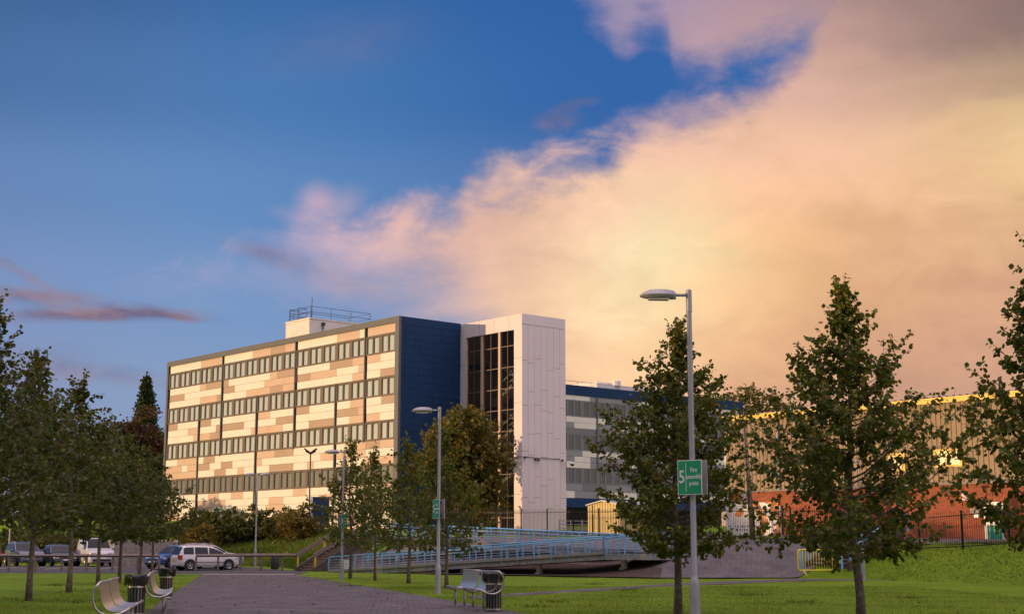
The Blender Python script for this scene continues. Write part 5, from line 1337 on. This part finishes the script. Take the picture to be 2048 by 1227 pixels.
# ------------------------------------------------------------------ vehicles
def interp(P, x): return float(np.interp(x, [p[0] for p in P], [p[1] for p in P]))
PROF = {
 'mpv': dict(L=4.25, W=1.72, H=1.62, top=[(0, .50), (.012, .60), (.035, .76), (.075, .93), (.12, .985), (.25, 1.0), (.45, .99), (.55, .955), (.64, .87), (.73, .745), (.79, .655), (.86, .61), (.93, .55), (.975, .46), (1, .34)],
             belt=.60, win=[(.085, .245), (.265, .475), (.495, .765)], ws=(.585, .775), rw=(.022, .085), wr=.325, wx=(.185, .815)),
 'suv': dict(L=4.4, W=1.80, H=1.62, top=[(0, .48), (.012, .62), (.03, .78), (.08, .95), (.15, .99), (.35, 1.0), (.50, .975), (.58, .90), (.67, .74), (.73, .655), (.80, .635), (.92, .60), (.975, .52), (1, .38)],
             belt=.62, win=[(.09, .23), (.25, .44), (.46, .70)], ws=(.535, .725), rw=(.02, .08), wr=.34, wx=(.19, .81)),
 'hatch': dict(L=4.0, W=1.70, H=1.45, top=[(0, .48), (.012, .60), (.04, .80), (.09, .95), (.16, .985), (.35, 1.0), (.48, .97), (.56, .89), (.66, .72), (.72, .64), (.80, .61), (.92, .56), (.975, .48), (1, .36)],
             belt=.62, win=[(.10, .24), (.26, .45), (.47, .69)], ws=(.52, .715), rw=(.02, .09), wr=.315, wx=(.19, .81)),
 'van': dict(L=4.5, W=1.78, H=1.92, top=[(0, .45), (.008, .70), (.02, .95), (.05, .985), (.3, 1.0), (.55, .99), (.63, .955), (.69, .86), (.76, .69), (.80, .60), (.86, .57), (.94, .52), (.98, .45), (1, .32)],
             belt=.57, win=[(.56, .75)], ws=(.645, .79), rw=(.012, .02), wr=.33, wx=(.185, .81)),
}
def car(name, label, cat, kind, x, y, yaw, col, group, metal=.2, rails=False, plate='plate_yellow', rear=True, scale=1.0):
    p = PROF[kind]; L, W_, H = p['L'], p['W'], p['H']
    t = thing(name, label, cat, (x, y, hz(x, y) + .012), yaw, group); t.scale = (scale,) * 3
    body_m = paint('paint_' + col[0], col[1], metal)
    def sec(u):
        zt = H * interp(p['top'], u); zb = .24 + (.06 if u < .05 or u > .95 else 0); belt = min(zt, H * p['belt'] * (1 - .06 * u))
        e = abs(2 * u - 1); w = W_ / 2 * (1 - .10 * e ** 5 - (.10 * max(0, (e - .93) / .07) ** 2))
        g = max(0., min(1., (zt - belt) / (.36 * H))); wt = w * (.965 - .20 * g)
        zm = zb + (belt - zb) * .55
        return [(w * .90, zb), (w * .985, zb + .10), (w, zm), (w * .965, belt - .01), (w * .965 + (wt - w * .965) * .55, belt + (zt - belt) * .55), (wt, zt - .07 * g * H * .5 - .02), (wt * .86, zt - .012), (wt * .45, zt), (0, zt + .004)]
    us = sorted(set([0, .006, .02, .04, .07, .1, .15, .2, .25, .3, .35, .4, .45, .5, .55, .6, .65, .7, .75, .8, .85, .9, .94, .965, .985, .995, 1] + [q[0] for q in p['top']]))
    q = MB(); P = []
    for u in us:
        s = sec(u); xx = (u - .5) * L
        P.append([(xx, -a, z) for a, z in s] + [(xx, a, z) for a, z in reversed(s[:-1])])
    q.grid(P); n = len(P[0])
    for row, rev in ((0, False), (-1, True)):
        o = len(q.v); q.v += [tuple(v) for v in P[row]]; f = tuple(range(o, o + n)); q.f.append(f if not rev else f[::-1]); q.m.append(0)
    q.add([(-L / 2, -W_ * .42, .25), (L / 2, -W_ * .42, .25), (L / 2, W_ * .42, .25), (-L / 2, W_ * .42, .25)], [(3, 2, 1, 0)])
    body = q.build('body', body_m, t, autos=38)
    glass = MB()
    for s_ in (-1, 1):
        for u0, u1 in p['win']:
            R_ = []
            for i in range(8):
                u = u0 + (u1 - u0) * i / 7; s = sec(u); a, b_, c = s[3], s[4], s[5]; xx = (u - .5) * L; col_ = []
                for f in (.10, .5, .9):
                    if f < .55: k = f / .55; w, z = a[0] + (b_[0] - a[0]) * k, a[1] + .012 + (b_[1] - a[1]) * k
                    else: k = (f - .55) / .45; w, z = b_[0] + (c[0] - b_[0]) * k, b_[1] + (c[1] - b_[1]) * k
                    col_.append((xx, s_ * (w + .008), z))
                R_.append(col_)
            glass.grid(R_)
    glass.build('window', M['carglass'], t, True)
    def across(u0, u1, nm, dx, dz):
        g = MB(); R_ = []
        for i in range(7):
            u = u0 + (u1 - u0) * i / 6; s = sec(u); wt = s[5][0] * .93; xx = (u - .5) * L
            R_.append([(xx + dx, -wt, s[6][1] - .012 + dz), (xx + dx, -wt * .5, s[7][1] + dz), (xx + dx, 0, s[8][1] + dz + .004), (xx + dx, wt * .5, s[7][1] + dz), (xx + dx, wt, s[6][1] - .012 + dz)])
        g.grid(R_); g.build(nm, M['carglass'], t, True)
    across(*p['ws'], 'windscreen', .012, .012)
    if kind != 'van':
        z0 = H * p['belt'] + .04; z1 = H * .93
        g = MB(); R_ = []
        for i in range(5):
            z = z0 + (z1 - z0) * i / 4; u = float(np.interp(z / H, [q_[1] for q_ in p['top'][:5]], [q_[0] for q_ in p['top'][:5]])); w = W_ / 2 * (.86 - .14 * i / 4); xx = (u - .5) * L - .014
            R_.append([(xx, -w, z), (xx - .01, 0, z), (xx, w, z)])
        g.grid(R_); g.build('rear_window', M['carglass'], t, True)
    for wx in p['wx']:
        for s_ in (-1, 1):
            xx = (wx - .5) * L; r = p['wr']; yo = s_ * W_ / 2
            a = MB(); a.tube([(xx, yo * .80, r + .03), (xx, yo + s_ * .004, r + .03)], r * 1.17, 24); a.build('wheel_arch', M['black'], t)
            w = link('wheel', None, t); w.location = (xx, yo - s_ * .10, r)
            a = MB(); P_ = []
            for rr_, yy in ((r * .64, -.11), (r * .93, -.11), (r, -.08), (r, .08), (r * .93, .115), (r * .64, .115)): P_.append([(rr_ * math.cos(v), s_ * yy, rr_ * math.sin(v)) for v in [2 * math.pi * j / 24 for j in range(25)]])
            a.grid(P_); a.build('tyre', M['tyre'], w, autos=50)
            a = MB(); a.tube([(0, s_ * .04, 0), (0, s_ * .075, 0)], r * .64, 20, 1)
            for k in range(5):
                v = 2 * math.pi * k / 5 + .3; a.obox((0, s_ * .092, 0), (r * .62 * math.cos(v), s_ * .092, r * .62 * math.sin(v)), .05, .035, 0, up=(0, 1, 0))
            P_ = [[(rr_ * math.cos(v), s_ * yy, rr_ * math.sin(v)) for v in [2 * math.pi * j / 20 for j in range(21)]] for rr_, yy in ((r * .58, .10), (r * .655, .118))]
            a.grid(P_); a.build('rim', [M['rim'], M['black']], w)
    for s_ in (-1, 1):
        a = MB(); x0 = -L / 2
        a.prism([(x0 + .0, s_ * (W_ / 2 - .26)), (x0 + .015, s_ * (W_ / 2 - .09)), (x0 + .10, s_ * (W_ / 2 - .018)), (x0 + .26, s_ * (W_ / 2 + .004)), (x0 + .26, s_ * (W_ / 2 - .25))], H * .43, H * .60); a.build('tail_light', M['tail'], t, bevel=.015)
        a = MB(); x0 = L / 2
        a.prism([(x0 - .045, s_ * W_ * .22), (x0 - .07, s_ * W_ * .36), (x0 - .17, s_ * (W_ / 2 - .055)), (x0 - .42, s_ * (W_ / 2 - .02)), (x0 - .42, s_ * W_ * .25)], H * .40, H * .475); a.build('headlight', M['headlamp'], t, bevel=.015)
        a = MB(); xx = (p['win'][-1][1] - .035 - .5) * L; a.lathe([(.02, -.07), (.085, -.05), (.09, .04), (.05, .08)], 10, c=(xx, s_ * (W_ / 2 + .09), H * .63)); a.tube([(xx, s_ * W_ * .46, H * .61), (xx, s_ * (W_ / 2 + .08), H * .62)], .02, 6); a.build('mirror', body_m, t, True)
    a = MB(); a.box(L / 2 - .03, L / 2 + .012, -.26, .26, H * .26, H * .33); a.build('number_plate', M['white'], t)
    a = MB(); a.box(-L / 2 - .012, -L / 2 + .04, -.26, .26, H * .36, H * .43); a.build('number_plate', M[plate], t)
    a = MB(); a.box(L / 2 - .07, L / 2 + .004, -W_ * .26, W_ * .26, H * .345, H * .41); a.box(L / 2 - .05, L / 2 + .008, -W_ * .34, W_ * .34, H * .17, H * .25); a.build('grille', M['black'], t)
    a = MB(); a.box(-L / 2 - .006, -L / 2 + .05, -W_ * .38, W_ * .38, H * .17, H * .205)
    for s_ in (-1, 1): a.box(-L * .28, L * .28, s_ * (W_ / 2 - .005) - .006, s_ * (W_ / 2 - .005) + .006, H * .30, H * .33)
    a.build('trim', M['black' if kind == 'van' else 'trim_grey'], t)
    if rails:
        for s_ in (-1, 1):
            a = MB(); a.tube([((u - .5) * L, s_ * (sec(u)[5][0] * .93), sec(u)[6][1] + dz) for u, dz in ((.13, 0), (.16, .05), (.3, .06), (.48, .055), (.53, .0))], .018, 6); a.build('roof_rail', M['steel'], t, True)
    return t
G_ = 'cars parked in the car park'
def spot(px, Y): return at(px, 1090, Y)[:2]
x, y = spot(411, 88.3); car('people_carrier', 'white people carrier seen from its rear corner beside the wooden rail', 'car', 'mpv', x, y, R(33), ('white', (.70, .68, .68)), G_, .0, True, scale=.91)
x, y = spot(421, 91.4); car('estate_car', 'silver car half hidden behind the white people carrier', 'car', 'suv', x, y, R(33), ('silver', (.42, .40, .40)), G_, .3, True, scale=.92)
x, y = spot(352, 91.0); car('hatchback', 'blue hatchback facing forwards, half hidden behind the white people carrier', 'car', 'hatch', x, y, R(238), ('blue', (.05, .16, .42)), G_, .3)
x, y = spot(190, 97.4); car('van', 'small white van parked nose forwards in front of the board fence', 'van', 'van', x, y, R(-62), ('van_white', (.55, .56, .60)), G_, .0)
x, y = spot(120, 98.6); car('small_car', 'small dark car parked between the estate car and the white van', 'car', 'hatch', x, y, R(-60), ('dark', (.06, .075, .11)), G_, .3)
x, y = spot(49, 99.2); car('estate_car', 'dark grey estate car with silver roof rails beside the small dark car', 'car', 'suv', x, y, R(-58), ('grey', (.13, .16, .22)), G_, .4, True)
x, y = spot(-26, 97.5); car('red_car', 'dark red car with a lit red tail lamp at the left edge of the picture', 'car', 'hatch', x, y, R(115), ('red', (.12, .02, .018)), G_, .2)
